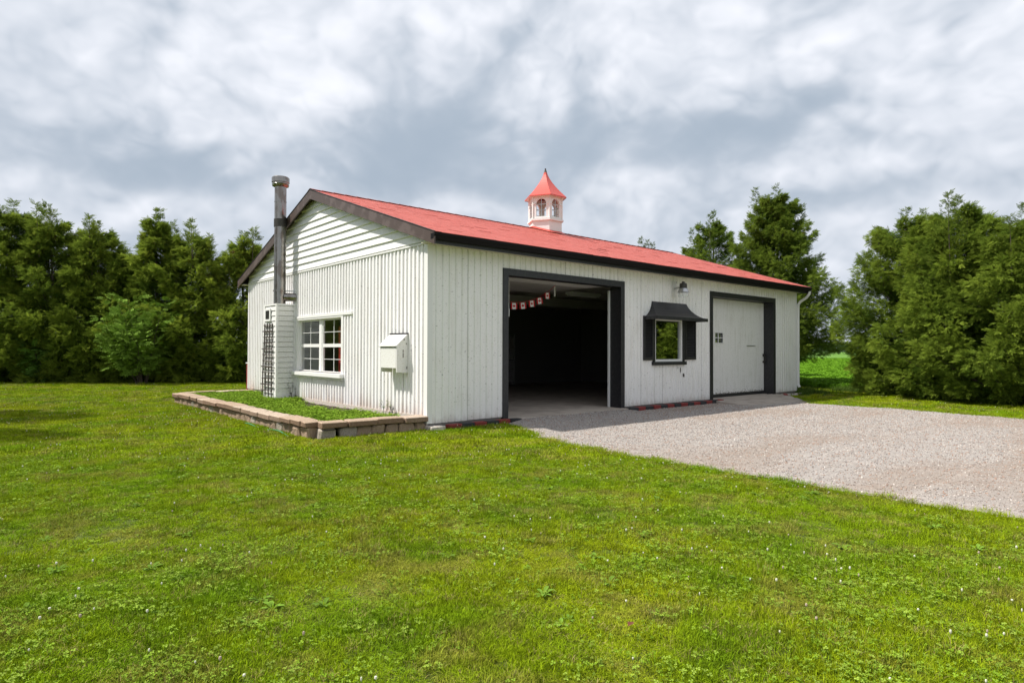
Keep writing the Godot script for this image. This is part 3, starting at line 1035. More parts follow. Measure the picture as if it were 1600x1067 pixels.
	b.box(Vector3(0.2, 2.92, -5.1), Vector3(BL - 0.2, 3.19, -4.9))
	put(b, "beam", M.inside_grey, g)

func frame_bars(parent: Node, called: String, m: Material, x0: float, x1: float, y0: float, y1: float, w: float, z0: float, z1: float, sill := false) -> void:
	var b := MB.new()
	b.box(Vector3(x0, y0, z0), Vector3(x0 + w, y1, z1))
	put(b, called, m, parent)
	b = MB.new()
	b.box(Vector3(x1 - w, y0, z0), Vector3(x1, y1, z1))
	put(b, called, m, parent)
	b = MB.new()
	b.box(Vector3(x0 + w, y1 - w, z0), Vector3(x1 - w, y1, z1))
	put(b, called, m, parent)
	if sill:
		b = MB.new()
		b.box(Vector3(x0 + w, y0, z0), Vector3(x1 - w, y0 + w, z1))
		put(b, called, m, parent)

func big_door(g: Node) -> void:
	var d := Node3D.new()
	d.name = "large_doorway"
	g.add_child(d)
	frame_bars(d, "door_frame", M.black, 1.77, 5.62, 0.09, 3.16, 0.14, -0.02, 0.045)
	var b := MB.new()
	b.box(Vector3(1.80, 0.10, -0.30), Vector3(1.90, 3.06, -0.022))
	b.box(Vector3(5.49, 0.10, -0.30), Vector3(5.60, 3.06, -0.022))
	b.box(Vector3(1.90, 3.03, -0.30), Vector3(5.49, 3.12, -0.022))
	put(b, "jamb", M.black, d)
	b = MB.new()
	b.box(Vector3(5.44, 0.10, -0.345), Vector3(5.485, 2.95, -0.302))
	put(b, "door_track", M.plain_white, d)
	b = MB.new()
	b.box(Vector3(1.905, 0.10, -0.345), Vector3(1.93, 2.95, -0.302))
	put(b, "door_track", M.galv, d)
	# the sectional door, rolled up under the ceiling
	for k in 4:
		b = MB.new()
		b.box(Vector3(1.95, 3.06, -0.45 - k * 0.6), Vector3(5.44, 3.10, -1.03 - k * 0.6))
		put(b, "door_section", M.inside_grey if k else M.box_white, d)
	# a block at the foot of the right jamb
	b = MB.new()
	b.chamfer(Transform3D(Basis(), Vector3(5.56, 0.14, 0.02)), Vector3(0.1, 0.1, 0.06), 0.008)
	put(b, "foot_plate", M.black, d)

func small_door(g: Node) -> void:
	var d := Node3D.new()
	d.name = "sliding_door"
	g.add_child(d)
	frame_bars(d, "door_frame", M.black, 9.40, 13.22, 0.09, 3.17, 0.14, -0.02, 0.045)
	var b := MB.new()
	b.box(Vector3(9.44, 0.06, -0.36), Vector3(9.53, 3.06, -0.022))
	b.box(Vector3(13.09, 0.06, -0.36), Vector3(13.18, 3.06, -0.022))
	b.box(Vector3(9.53, 3.03, -0.36), Vector3(13.09, 3.12, -0.022))
	put(b, "jamb", M.black, d)
	# the leaf, with its small opening; UV over the whole leaf
	b = MB.new()
	var z := -0.29
	var X0 := 9.54
	var X1 := 13.08
	var Y0 := 0.20
	var Y1 := 3.02
	var wx0 := 10.18
	var wx1 := 10.60
	var wy0 := 1.72
	var wy1 := 2.01
	for q in [[X0, wx0, Y0, Y1], [wx1, X1, Y0, Y1], [wx0, wx1, Y0, wy0], [wx0, wx1, wy1, Y1]]:
		var r := Rect2((q[0] - X0) / (X1 - X0), 1.0 - (q[3] - Y0) / (Y1 - Y0), (q[1] - q[0]) / (X1 - X0), (q[3] - q[2]) / (Y1 - Y0))
		b.quaduv(Vector3(q[0], q[2], z), Vector3(q[1], q[2], z), Vector3(q[1], q[3], z), Vector3(q[0], q[3], z), r)
		b.quaduv(Vector3(q[1], q[2], z - 0.04), Vector3(q[0], q[2], z - 0.04), Vector3(q[0], q[3], z - 0.04), Vector3(q[1], q[3], z - 0.04), Rect2(0.3, 0.3, 0.1, 0.1))
	b.quad(Vector3(X0, Y0, z - 0.04), Vector3(X1, Y0, z - 0.04), Vector3(X1, Y0, z), Vector3(X0, Y0, z))
	put(b, "door_leaf", door_paint(), d)
	b = MB.new()
	b.box(Vector3(X0, 0.10, z - 0.05), Vector3(X1, 0.20, z - 0.02))
	put(b, "threshold", M.black, d)
	b = MB.new()
	b.box(Vector3(wx0 - 0.03, wy0 - 0.03, z + 0.001), Vector3(wx0, wy1 + 0.03, z + 0.012))
	b.box(Vector3(wx1, wy0 - 0.03, z + 0.001), Vector3(wx1 + 0.03, wy1 + 0.03, z + 0.012))
	b.box(Vector3(wx0, wy1, z + 0.001), Vector3(wx1, wy1 + 0.03, z + 0.012))
	b.box(Vector3(wx0, wy0 - 0.03, z + 0.001), Vector3(wx1, wy0, z + 0.012))
	var wf := put(b, "peep_window", M.plain_white, d)
	b = MB.new()
	b.box(Vector3(wx0, 1.855, z - 0.02), Vector3(wx1, 1.877, z))
	b.box(Vector3(10.38, wy0, z - 0.021), Vector3(10.40, wy1, z + 0.001))
	put(b, "glazing_bar", M.plain_white, wf)
	b = MB.new()
	b.quad(Vector3(wx0, wy0, z - 0.03), Vector3(wx1, wy0, z - 0.03), Vector3(wx1, wy1, z - 0.03), Vector3(wx0, wy1, z - 0.03))
	put(b, "pane", M.film_glass, wf)
	b = MB.new()
	b.box(Vector3(12.0, 1.63, z + 0.001), Vector3(12.52, 1.655, z + 0.02))
	put(b, "ledge_strip", M.galv, d)
	b = MB.new()
	b.chamfer(Transform3D(Basis(), Vector3(13.02, 1.34, z + 0.02)), Vector3(0.05, 0.09, 0.04), 0.01)
	b.chamfer(Transform3D(Basis(), Vector3(13.02, 1.13, z + 0.02)), Vector3(0.05, 0.07, 0.04), 0.01)
	b.tube([Vector3(13.03, 1.11, z + 0.04), Vector3(13.045, 1.18, z + 0.07), Vector3(13.045, 1.29, z + 0.07), Vector3(13.03, 1.36, z + 0.04)], [0.012, 0.012, 0.012, 0.012], 6)
	put(b, "handle", M.dark_steel, d)

func door_paint() -> StandardMaterial3D:
	var w := 512
	var h := 448
	var f := FastNoiseLite.new()
	f.seed = 77
	f.frequency = 1.0
	f.fractal_octaves = 4
	var out := PackedByteArray()
	out.resize(w * h * 3)
	for y in h:
		var v := float(y) / h
		for x in w:
			var n := f.get_noise_2d(x * 0.012, y * 0.02)
			var n2 := f.get_noise_2d(x * 0.09 + 50, y * 0.07)
			var c := Color(0.80, 0.79, 0.77).lerp(Color(0.66, 0.64, 0.60), clampf(f.get_noise_2d(x * 0.06, y * 0.004) * 0.9 + n * 0.35, 0, 0.6))
			c = c.lerp(Color(0.5, 0.48, 0.45), clampf((n2 - 0.25) * 1.2, 0, 0.4))
			var chip := f.get_noise_2d(x * 0.12 + 9, y * 0.14 + 9)
			var lim := lerpf(0.66, 0.30, smoothstep(0.90, 1.0, v))
			if v > 0.985: lim = 0.0
			if chip > lim:
				c = c.lerp(Color(0.07, 0.06, 0.055), smoothstep(lim, lim + 0.06, chip))
			var s := c.linear_to_srgb()
			var i := (y * w + x) * 3
			out[i] = int(s.r * 255)
			out[i + 1] = int(s.g * 255)
			out[i + 2] = int(s.b * 255)
	var m := mat(Color.WHITE, 0.45)
	m.albedo_texture = ImageTexture.create_from_image(Image.create_from_data(w, h, false, Image.FORMAT_RGB8, out))
	return m

func front_window(g: Node) -> void:
	var w := Node3D.new()
	w.name = "front_window"
	g.add_child(w)
	frame_bars(w, "frame", M.black, 6.76, 8.14, 1.16, 2.40, 0.075, -0.02, 0.05)
	var b := MB.new()
	b.box(Vector3(6.72, 1.11, -0.02), Vector3(8.18, 1.195, 0.085))
	put(b, "sill", M.black, w)
	frame_bars(w, "sash", M.plain_white, 6.836, 8.064, 1.197, 2.32, 0.06, -0.06, 0.02, true)
	b = MB.new()
	b.quad(Vector3(6.89, 1.25, -0.03), Vector3(8.01, 1.25, -0.03), Vector3(8.01, 2.27, -0.03), Vector3(6.89, 2.27, -0.03))
	put(b, "pane", M.film_glass, w)
	# shutters: a frame with louvres
	for s in [[6.36, 6.75], [8.15, 8.66]]:
		b = MB.new()
		var x0: float = s[0]
		var x1: float = s[1]
		b.box(Vector3(x0, 1.24, 0.024), Vector3(x0 + 0.05, 2.36, 0.062))
		b.box(Vector3(x1 - 0.05, 1.24, 0.024), Vector3(x1, 2.36, 0.062))
		b.box(Vector3(x0 + 0.05, 1.24, 0.024), Vector3(x1 - 0.05, 1.31, 0.062))
		b.box(Vector3(x0 + 0.05, 2.28, 0.024), Vector3(x1 - 0.05, 2.36, 0.062))
		b.box(Vector3(x0 + 0.05, 1.31, 0.024), Vector3(x1 - 0.05, 2.28, 0.030))
		var sh := put(b, "shutter", M.black, g)
		var y := 1.33
		while y < 2.26:
			b = MB.new()
			var t := Transform3D(Basis(Vector3.RIGHT, 0.7), Vector3((x0 + x1) / 2, y, 0.046))
			b.obox(t, Vector3(x1 - x0 - 0.10, 0.006, 0.038))
			put(b, "louvre", M.black, sh)
			y += 0.042
	# awning: a flared metal hood
	b = MB.new()
	var prof := []
	for k in 7:
		var t := k / 6.0
		prof.append([t, 2.74 - 0.40 * (1.0 - pow(1.0 - t, 1.7))])
	var L := func(t: float) -> float: return 6.72 - 0.33 * pow(t, 1.5)
	var R := func(t: float) -> float: return 8.24 + 0.40 * pow(t, 1.5)
	for k in 6:
		var t0: float = prof[k][0]
		var t1: float = prof[k + 1][0]
		var y0: float = prof[k][1]
		var y1: float = prof[k + 1][1]
		var z0 := 0.03 + 0.40 * pow(t0, 1.15)
		var z1 := 0.03 + 0.40 * pow(t1, 1.15)
		var l0: float = L.call(t0)
		var l1: float = L.call(t1)
		var r0: float = R.call(t0)
		var r1: float = R.call(t1)
		var mid := Vector3(7.48, 2.2, 0.0)
		b.outquad(Vector3(l0, y0, z0), Vector3(r0, y0, z0), Vector3(r1, y1, z1), Vector3(l1, y1, z1), mid)
		b.outquad(Vector3(l0, y0, z0), Vector3(l1, y1, z1), Vector3(l1, y1, 0.02), Vector3(l0, y0, 0.02), mid)
		b.outquad(Vector3(r0, y0, z0), Vector3(r1, y1, z1), Vector3(r1, y1, 0.02), Vector3(r0, y0, 0.02), mid)
	b.quad(Vector3(6.72, 2.74, 0.03), Vector3(8.24, 2.74, 0.03), Vector3(8.24, 2.75, 0.0), Vector3(6.72, 2.75, 0.0))
	var aw := put(b, "awning", M.black, g)
	b = MB.new()
	b.box(Vector3(6.39, 2.262, 0.425), Vector3(8.64, 2.345, 0.440))
	b.box(Vector3(6.385, 2.262, 0.02), Vector3(6.399, 2.345, 0.4245))
	b.box(Vector3(8.631, 2.262, 0.02), Vector3(8.645, 2.345, 0.4245))
	put(b, "valance", M.black, aw)

func gable_window(g: Node) -> void:
	var w := Node3D.new()
	w.name = "gable_window"
	g.add_child(w)
	# u runs along -z; x outwards is negative
	var U := func(b: MB, u0: float, u1: float, y0: float, y1: float, x0: float, x1: float) -> void: b.box(Vector3(x0, y0, -u1), Vector3(x1, y1, -u0))
	var b := MB.new()
	U.call(b, 3.44, 3.535, 0.93, 2.27, -0.045, 0.155)
	put(b, "casing", M.white_trim, w)
	b = MB.new()
	U.call(b, 6.085, 6.18, 0.93, 2.27, -0.045, 0.155)
	put(b, "casing", M.white_trim, w)
	b = MB.new()
	U.call(b, 3.0, 6.18, 2.272, 2.335, -0.055, -0.001)
	U.call(b, 3.535, 6.085, 2.23, 2.271, -0.045, 0.155)
	put(b, "head_board", M.white_trim, w)
	b = MB.new()
	U.call(b, 3.40, 6.22, 0.845, 0.928, -0.14, 0.155)
	U.call(b, 3.44, 6.18, 0.79, 0.844, -0.07, -0.002)
	put(b, "sill", M.white_trim, w)
	# two sashes in each half, one above the other
	b = MB.new()
	U.call(b, 4.745, 4.875, 0.93, 2.23, 0.03, 0.11)
	put(b, "mullion", M.white_trim, w)
	for s in [[3.535, 4.745], [4.875, 6.085]]:
		for r in [[0.93, 1.585], [1.585, 2.23]]:
			var u0: float = s[0]
			var u1: float = s[1]
			var y0: float = r[0]
			var y1: float = r[1]
			b = MB.new()
			var t := 0.05
			U.call(b, u0, u0 + t, y0, y1, 0.045, 0.09)
			U.call(b, u1 - t, u1, y0, y1, 0.045, 0.09)
			U.call(b, u0 + t, u1 - t, y0, y0 + 0.04, 0.045, 0.09)
			U.call(b, u0 + t, u1 - t, y1 - 0.04, y1, 0.045, 0.09)
			var sash := put(b, "sash", M.white_trim, w)
			b = MB.new()
			U.call(b, (u0 + u1) / 2 - 0.007, (u0 + u1) / 2 + 0.007, y0 + 0.04, y1 - 0.04, 0.062, 0.076)
			U.call(b, u0 + t, u1 - t, (y0 + y1) / 2 - 0.006, (y0 + y1) / 2 + 0.006, 0.063, 0.075)
			put(b, "glazing_bar", M.plain_white, sash)
			b = MB.new()
			b.quad(Vector3(0.069, y0 + 0.03, -u1 + t), Vector3(0.069, y0 + 0.03, -u0 - t), Vector3(0.069, y1 - 0.03, -u0 - t), Vector3(0.069, y1 - 0.03, -u1 + t))
			put(b, "pane", M.bright_pane, sash)

func chimney(g: Node) -> void:
	var x1 := -0.52
	var z0 := -6.25
	var z1 := -7.14
	var b := MB.new()
	b.box(Vector3(x1 + 0.045, 0.12, z1 + 0.045), Vector3(-0.024, 2.62, z0 - 0.045))
	b.box(Vector3(x1 - 0.005, 2.62, z1 - 0.005), Vector3(-0.024, 2.66, z0 + 0.012))
	b.box(Vector3(x1 - 0.004, 0.12, z0 - 0.06), Vector3(x1 + 0.05, 2.62, z0 + 0.004))
	b.box(Vector3(x1 - 0.004, 0.12, z1 - 0.004), Vector3(x1 + 0.05, 2.62, z1 + 0.06))
	b.box(Vector3(-0.07, 0.12, z0 - 0.02), Vector3(-0.024, 2.62, z0 + 0.004))
	b.box(Vector3(x1 - 0.006, 0.10, z1 - 0.006), Vector3(-0.024, 0.36, z0 + 0.008))
	var c := put(b, "chimney_box", M.white_trim, g)
	var y := 0.36
	while y < 2.60:
		var t := minf(y + 0.120, 2.62)
		b = MB.new()
		# board on the side that faces the lawn, and on the side that faces the drive
		var a := [Vector3(x1 + 0.052, y, z0 + 0.001), Vector3(-0.072, y, z0 + 0.001), Vector3(-0.072, t, z0 - 0.012), Vector3(x1 + 0.052, t, z0 - 0.012)]
		b.quad(a[0], a[1], a[2], a[3])
		b.quad(a[0] - Vector3(0, 0, 0.046), a[1] - Vector3(0, 0, 0.046), a[1], a[0])
		b.quad(a[3], a[2], a[2] - Vector3(0, 0, 0.034), a[3] - Vector3(0, 0, 0.034))
		put(b, "siding_board", M.box_white, c)
		b = MB.new()
		a = [Vector3(x1 - 0.001, y, z1 + 0.062), Vector3(x1 - 0.001, y, z0 - 0.062), Vector3(x1 + 0.016, t, z0 - 0.062), Vector3(x1 + 0.016, t, z1 + 0.062)]
		b.quad(a[0], a[1], a[2], a[3])
		b.quad(a[0] + Vector3(0.046, 0, 0), a[1] + Vector3(0.046, 0, 0), a[1], a[0])
		b.quad(a[3], a[2], a[2] + Vector3(0.03, 0, 0), a[3] + Vector3(0.03, 0, 0))
		put(b, "siding_board", M.box_white, c)
		y += 0.133
	# a vent in the face
	b = MB.new()
	b.box(Vector3(x1 - 0.03, 2.22, -7.02), Vector3(x1 - 0.006, 2.27, -6.62))
	b.box(Vector3(x1 - 0.03, 2.50, -7.02), Vector3(x1 - 0.006, 2.55, -6.62))
	b.box(Vector3(x1 - 0.03, 2.27, -7.02), Vector3(x1 - 0.006, 2.50, -6.96))
	b.box(Vector3(x1 - 0.03, 2.27, -6.68), Vector3(x1 - 0.006, 2.50, -6.62))
	var v := put(b, "vent_frame", M.white_trim, c)
	b = MB.new()
	b.box(Vector3(x1 - 0.014, 2.27, -6.96), Vector3(x1 - 0.007, 2.50, -6.68))
	for k in 4:
		b.box(Vector3(x1 - 0.026, 2.30 + k * 0.05, -6.96), Vector3(x1 - 0.014, 2.312 + k * 0.05, -6.68))
	put(b, "grille", M.dark_steel, c)
	# the stainless flue
	var o := Vector3(-0.362, 0, -6.455)
	b = MB.new()
	b.tube([o + Vector3(0, 2.66, 0), o + Vector3(0, 5.78, 0)], [0.148, 0.148], 28)
	var f := put(b, "flue_pipe", M.steel, g)
	b = MB.new()
	b.lathe([Vector2(0.148, 5.69), Vector2(0.205, 5.72), Vector2(0.215, 5.76), Vector2(0.205, 5.775), Vector2(0.205, 5.80), Vector2(0.222, 5.81), Vector2(0.222, 5.93), Vector2(0.20, 5.955), Vector2(0.0, 5.965)], 28, o)
	put(b, "flue_cap", M.steel, f)
	for q in [[4.66, 4.86, 0.160], [3.62, 3.65, 0.158], [2.98, 3.02, 0.166], [5.30, 5.33, 0.153], [4.12, 4.15, 0.153]]:
		b = MB.new()
		b.lathe([Vector2(0.147, q[0]), Vector2(q[2], q[0]), Vector2(q[2], q[1]), Vector2(0.147, q[1])], 28, o, 0.0, false)
		put(b, "band", M.dark_steel if q[1] - q[0] > 0.1 else M.steel, f)
	b = MB.new()
	b.bar(o + Vector3(0.1, 3.635, 0.12), Vector3(-0.02, 3.635, -6.27), 0.03, 0.02)
	b.bar(o + Vector3(0.1, 3.0, 0.12), Vector3(-0.02, 3.0, -6.27), 0.03, 0.02)
	put(b, "bracket", M.galv, f)
	# the tee that leaves the wall
	b = MB.new()
	b.tube([Vector3(-0.02, 2.84, -6.25), Vector3(-0.12, 2.84, -6.28), Vector3(-0.26, 2.84, -6.38)], [0.10, 0.105, 0.11], 16)
	put(b, "tee_pipe", M.steel, f)

func cupola(g: Node) -> void:
	var o := Vector3(7.72, 0, -4.95)
	var b := MB.new()
	var R := 0.585
	var hex := func(r: float, y: float, k: float) -> Vector3: return o + Vector3(cos(k * PI / 3.0) * r, y, sin(k * PI / 3.0) * r)
	b.lathe([Vector2(R - 0.03, 4.95), Vector2(R - 0.03, 5.61), Vector2(R + 0.03, 5.62), Vector2(R + 0.03, 5.68), Vector2(R - 0.02, 5.69)], 6, o, 0.0, false)
	var c := put(b, "cupola", M.white_trim, g)
	# red flashing where it meets the roof
	b = MB.new()
	for k in 6:
		var p0: Vector3 = hex.call(R + 0.10, 0, k)
		var p1: Vector3 = hex.call(R + 0.10, 0, k + 1)
		var q0: Vector3 = hex.call(R - 0.026, 0, k)
		var q1: Vector3 = hex.call(R - 0.026, 0, k + 1)
		b.quad(Vector3(p1.x, roof_y(p1.z) + 0.03, p1.z), Vector3(p0.x, roof_y(p0.z) + 0.03, p0.z), Vector3(q0.x, roof_y(q0.z) + 0.08, q0.z), Vector3(q1.x, roof_y(q1.z) + 0.08, q1.z))
	put(b, "flashing", M.red_metal, c)
	# the six arched lights
	var y0 := 5.69
	var y1 := 6.46
	for k in 6:
		var a: Vector3 = hex.call(R - 0.03, 0, k)
		var d: Vector3 = hex.call(R - 0.03, 0, k + 1)
		var ux := (a - d).normalized()
		var wd := a.distance_to(d)
		var inn := ux.cross(Vector3.UP)
		if inn.dot(o - a) < 0.0: inn = -inn
		inn.y = 0.0
		var half := wd * 0.30
		var mid := wd / 2.0
		var sp := 6.16
		b = MB.new()
		var poly := PackedVector2Array([Vector2(0.0, y0), Vector2(wd, y0), Vector2(wd, y1), Vector2(0.0, y1)])
		# left stile, right stile, bottom rail, head with its arch
		b.prism(PackedVector2Array([Vector2(0, y0), Vector2(mid - half, y0), Vector2(mid - half, sp), Vector2(0, sp)]), d, ux, Vector3.UP, inn * 0.05)
		b.prism(PackedVector2Array([Vector2(mid + half, y0), Vector2(wd, y0), Vector2(wd, sp), Vector2(mid + half, sp)]), d, ux, Vector3.UP, inn * 0.05)
		b.prism(PackedVector2Array([Vector2(mid - half, y0), Vector2(mid + half, y0), Vector2(mid + half, y0 + 0.06), Vector2(mid - half, y0 + 0.06)]), d, ux, Vector3.UP, inn * 0.05)
		var head := PackedVector2Array([Vector2(wd, sp), Vector2(wd, y1), Vector2(0, y1), Vector2(0, sp)])
		for j in 11:
			var t := PI - PI * j / 10.0
			head.append(Vector2(mid + cos(t) * half, sp + sin(t) * half * 0.95))
		b.prism(head, d, ux, Vector3.UP, inn * 0.05)
		b.box(d + ux * 0.0 + Vector3(-0.02, y0, -0.02), d + Vector3(0.02, y1, 0.02))
		put(b, "arched_frame", M.white_trim, c)
		b = MB.new()
		b.bar(d + ux * mid + inn * 0.03 + Vector3.UP * (y0 + 0.06), d + ux * mid + inn * 0.03 + Vector3.UP * (sp + half * 0.9), 0.016, 0.016, ux)
		b.bar(d + ux * (mid - half) + inn * 0.032 + Vector3.UP * (sp - 0.02), d + ux * (mid + half) + inn * 0.032 + Vector3.UP * (sp - 0.02), 0.016, 0.016)
		b.bar(d + ux * (mid - half) + inn * 0.032 + Vector3.UP * 5.95, d + ux * (mid + half) + inn * 0.032 + Vector3.UP * 5.95, 0.014, 0.014)
		put(b, "glazing_bar", M.galv, c)
		b = MB.new()
		b.bar(d + ux * -0.01 - inn * 0.012 + Vector3.UP * 6.16, d + ux * (mid - half - 0.02) - inn * 0.012 + Vector3.UP * 6.16, 0.035, 0.02)
		b.bar(d + ux * (mid + half + 0.02) - inn * 0.012 + Vector3.UP * 6.16, d + ux * (wd + 0.01) - inn * 0.012 + Vector3.UP * 6.16, 0.035, 0.02)
		put(b, "impost", M.white_trim, c)
	b = MB.new()
	b.lathe([Vector2(R - 0.05, 6.44), Vector2(R + 0.07, 6.42), Vector2(R + 0.11, 6.395), Vector2(R + 0.11, 6.42)], 6, o, 0.0, false)
	put(b, "soffit", M.white_trim, c)
	# flared spire
	b = MB.new()
	var pr := []
	for k in 10:
		var t := k / 9.0
		pr.append(Vector2(lerpf(R + 0.125, 0.05, 1.0 - pow(1.0 - t, 1.45)), 6.415 + 0.875 * t))
	pr.insert(0, Vector2(R + 0.125, 6.385))
	b.lathe(pr, 6, o, 0.0, false)
	put(b, "spire", M.red_metal, c)
	b = MB.new()
	b.lathe([Vector2(0.055, 7.27), Vector2(0.035, 7.34), Vector2(0.02, 7.36), Vector2(0.03, 7.39), Vector2(0.0, 7.42)], 10, o)
	put(b, "finial", M.dark_steel, c)
	# floor of the lantern, so that the roof space is closed
	b = MB.new()
	b.lathe([Vector2(R - 0.04, 5.655), Vector2(0.0, 5.665)], 6, o, 0.0, false)
	put(b, "lantern_floor", M.inside_grey, c)

# ---------------------------------------------------------------- things about the garage
func small_things() -> void:
	var b: MB
	# wooden drop box on the gable wall
	var t := thing("wooden_drop_box", "white wooden box with slanted lid hanging on the gable wall", "box", Vector3(-0.022, 1.04, -0.97))
	b = MB.new()
	b.box(Vector3(-0.235, 0.10, -0.29), Vector3(-0.005, 0.50, 0.29))
	put(b, "body", M.box_white, t)
	for s in [0.29, -0.315]:
		b = MB.new()
		b.prism(PackedVector2Array([Vector2(0.0, 0.0), Vector2(0.26, 0.02), Vector2(0.26, 0.52), Vector2(0.03, 0.73), Vector2(0.0, 0.73)]), Vector3(0, 0, s), Vector3(-1, 0, 0), Vector3.UP, Vector3(0, 0, 0.025))
		put(b, "side_panel", M.box_white, t)
	b = MB.new()
	b.bar(Vector3(-0.285, 0.515, 0), Vector3(-0.02, 0.755, 0), 0.022, 0.66, Vector3(0.5, 1, 0))
	put(b, "lid", M.white_trim, t)
	b = MB.new()
	b.box(Vector3(-0.05, 0.745, -0.33), Vector3(0.012, 0.775, 0.33))
	put(b, "hinge_strip", M.dark_steel, t)
	b = MB.new()
	b.box(Vector3(-0.262, 0.10, -0.285), Vector3(-0.237, 0.49, 0.285))
	put(b, "front_panel", M.box_white, t)
	for q in [[0.63, 0.10, 0.04], [0.40, 0.12, 0.05], [0.30, 0.12, 0.09], [0.55, 0.05, 0.03], [0.08, 0.04, 0.05]]:
		b = MB.new()
		b.box(Vector3(-q[1] - 0.012, q[0], 0.315), Vector3(-q[1] + 0.012, q[0] + q[2], 0.318))
		put(b, "peg_hole", M.inside, t)
	# barn lamp
	t = thing("barn_lamp", "grey metal barn lamp with glass globe above the black awning", "wall lamp", Vector3(7.66, 2.92, 0.024))
	b = MB.new()
	b.box(Vector3(-0.09, -0.02, -0.005), Vector3(0.06, 0.40, 0.02))
	put(b, "back_board", M.box_white, t)
	b = MB.new()
	b.tube([Vector3(0, 0.2, 0.02), Vector3(0, 0.22, 0.14), Vector3(0, 0.2, 0.26)], [0.022, 0.022, 0.022], 8)
	put(b, "arm", M.galv, t)
	b = MB.new()
	b.lathe([Vector2(0.0, 0.37), Vector2(0.035, 0.365), Vector2(0.04, 0.33), Vector2(0.085, 0.32), Vector2(0.095, 0.29), Vector2(0.095, 0.20), Vector2(0.105, 0.19)], 18, Vector3(0, 0, 0.30))
	put(b, "lamp_head", M.dark_steel, t)
	b = MB.new()
	b.lathe([Vector2(0.095, 0.20), Vector2(0.115, 0.16), Vector2(0.155, 0.09), Vector2(0.16, 0.085), Vector2(0.15, 0.09), Vector2(0.10, 0.17)], 18, Vector3(0, 0, 0.30))
	put(b, "reflector", M.galv, t)
	b = MB.new()
	b.lathe([Vector2(0.0, 0.155), Vector2(0.09, 0.15), Vector2(0.12, 0.09), Vector2(0.135, 0.02), Vector2(0.13, -0.04), Vector2(0.0, -0.045)], 18, Vector3(0, 0, 0.30))
	put(b, "globe", M.lamp_glass, t)
	# trellis leaning on the chimney box
	t = thing("trellis", "dark wooden lattice trellis leaning against the white chimney box", "trellis", Vector3(-0.565, 0.14, -6.74))
	var bot := [-0.40, -0.16, 0.08, 0.32]
	var top := [-0.30, -0.12, 0.06, 0.24]
	var P := func(k: int, s: float) -> Vector3: return Vector3(0.03 * s, 2.02 * s, lerpf(-bot[k], -top[k], s) * -1.0)
	for k in 4:
		b = MB.new()
		b.bar(P.call(k, 0.0), P.call(k, 1.0), 0.028, 0.02, Vector3.BACK)
		put(b, "slat", M.dark_wood, t)
	for k in 12:
		var s := 0.14 + 0.076 * k
		var wide := 0.10 if k % 3 == 1 else 0.02
		b = MB.new()
		var l: Vector3 = P.call(0, s)
		var r: Vector3 = P.call(3, s)
		b.bar(l + Vector3(-0.016, 0, -wide), r + Vector3(-0.016, 0, wide * 0.3), 0.022 if k % 3 != 1 else 0.030, 0.016)
		put(b, "slat", M.dark_wood, t)
	# painted edging bricks
	var rows := [["brick_edging", "red and black painted bricks on the grass at the near corner", 0.33, 6, 0.298, 0], ["brick_edging", "red and black painted bricks on gravel between the two doors", 5.64, 14, 0.297, 1]]
	for q in rows:
		t = thing(q[0], q[1], "brick edging", Vector3(q[2], 0, 0.13))
		for k in q[3]:
			b = MB.new()
			var tf := Transform3D(Basis(Vector3.UP, rng.randfn(0, 0.025)), Vector3((k + 0.5) * q[4], 0.045 + rng.randf_range(0, 0.008), 0.02 + rng.randfn(0, 0.006)))
			b.chamfer(tf, Vector3(q[4] - 0.012, 0.11, 0.16), 0.009, 0.004, rng)
			put(b, "brick", M.brick_red if (k % 2 == 0) == (q[5] == 0) else M.brick_black, t)
	b = MB.new()
	b.chamfer(Transform3D(Basis(Vector3.UP, 0.1), Vector3(0.10, 0.035, 0.09)), Vector3(0.34, 0.11, 0.22), 0.012, 0.006, rng)
	tag(put(b, "concrete_block", M.base_concrete), "small grey concrete block at the foot of the near wall corner", "block")
	b = MB.new()
	for k in 9:
		var q := Vector3(13.45 + k * 0.15, 0.03 + rng.randf() * 0.02, 0.14 + rng.randfn(0, 0.03))
		b.chamfer(Transform3D(Basis(Vector3.UP, rng.randf() * 3), q), Vector3(0.1, 0.07, 0.09) * rng.randf_range(0.7, 1.2), 0.015, 0.01, rng)
	tag(put(b, "rubble", M.base_concrete), "pale stone rubble along the wall beside the downspout", "rubble", "", "stuff")
	b = MB.new()
	b.chamfer(Transform3D(Basis(Vector3.UP, 0.5), Vector3(13.45, 0.08, 0.25)), Vector3(0.55, 0.05, 0.12), 0.01, 0.004, rng)
	tag(put(b, "painted_board", M.brick_red), "red painted board lying by the right door frame", "board")
	# concrete apron before the sliding door
	b = MB.new()
	var ap := [Vector2(9.46, 0.0), Vector2(9.36, 0.35), Vector2(9.35, 1.0), Vector2(10.4, 1.55), Vector2(11.3, 1.65), Vector2(12.4, 1.15), Vector2(13.2, 0.55), Vector2(13.3, 0.0)]
	for i in ap.size() - 1:
		var hy := func(p: Vector2) -> float: return lerpf(0.10, 0.014, clampf(p.y / 1.3, 0, 1))
		var p0: Vector2 = ap[i]
		var p1: Vector2 = ap[i + 1]
		var cc := Vector3(11.3, 0.10, -0.3)
		var a := Vector3(p0.x, hy.call(p0), p0.y)
		var d := Vector3(p1.x, hy.call(p1), p1.y)
		b.outward(cc, a, d, Vector3(11.3, -5, 0))
		b.outquad(a, d, d - Vector3(0, 0.12, 0), a - Vector3(0, 0.12, 0), cc - Vector3(0, 0.1, 0))
	tag(put(b, "concrete_apron", M.concrete), "worn concrete apron sloping from the white sliding door", "apron", "", "structure")
	# hose
	b = MB.new()
	var hp := []
	var hr := []
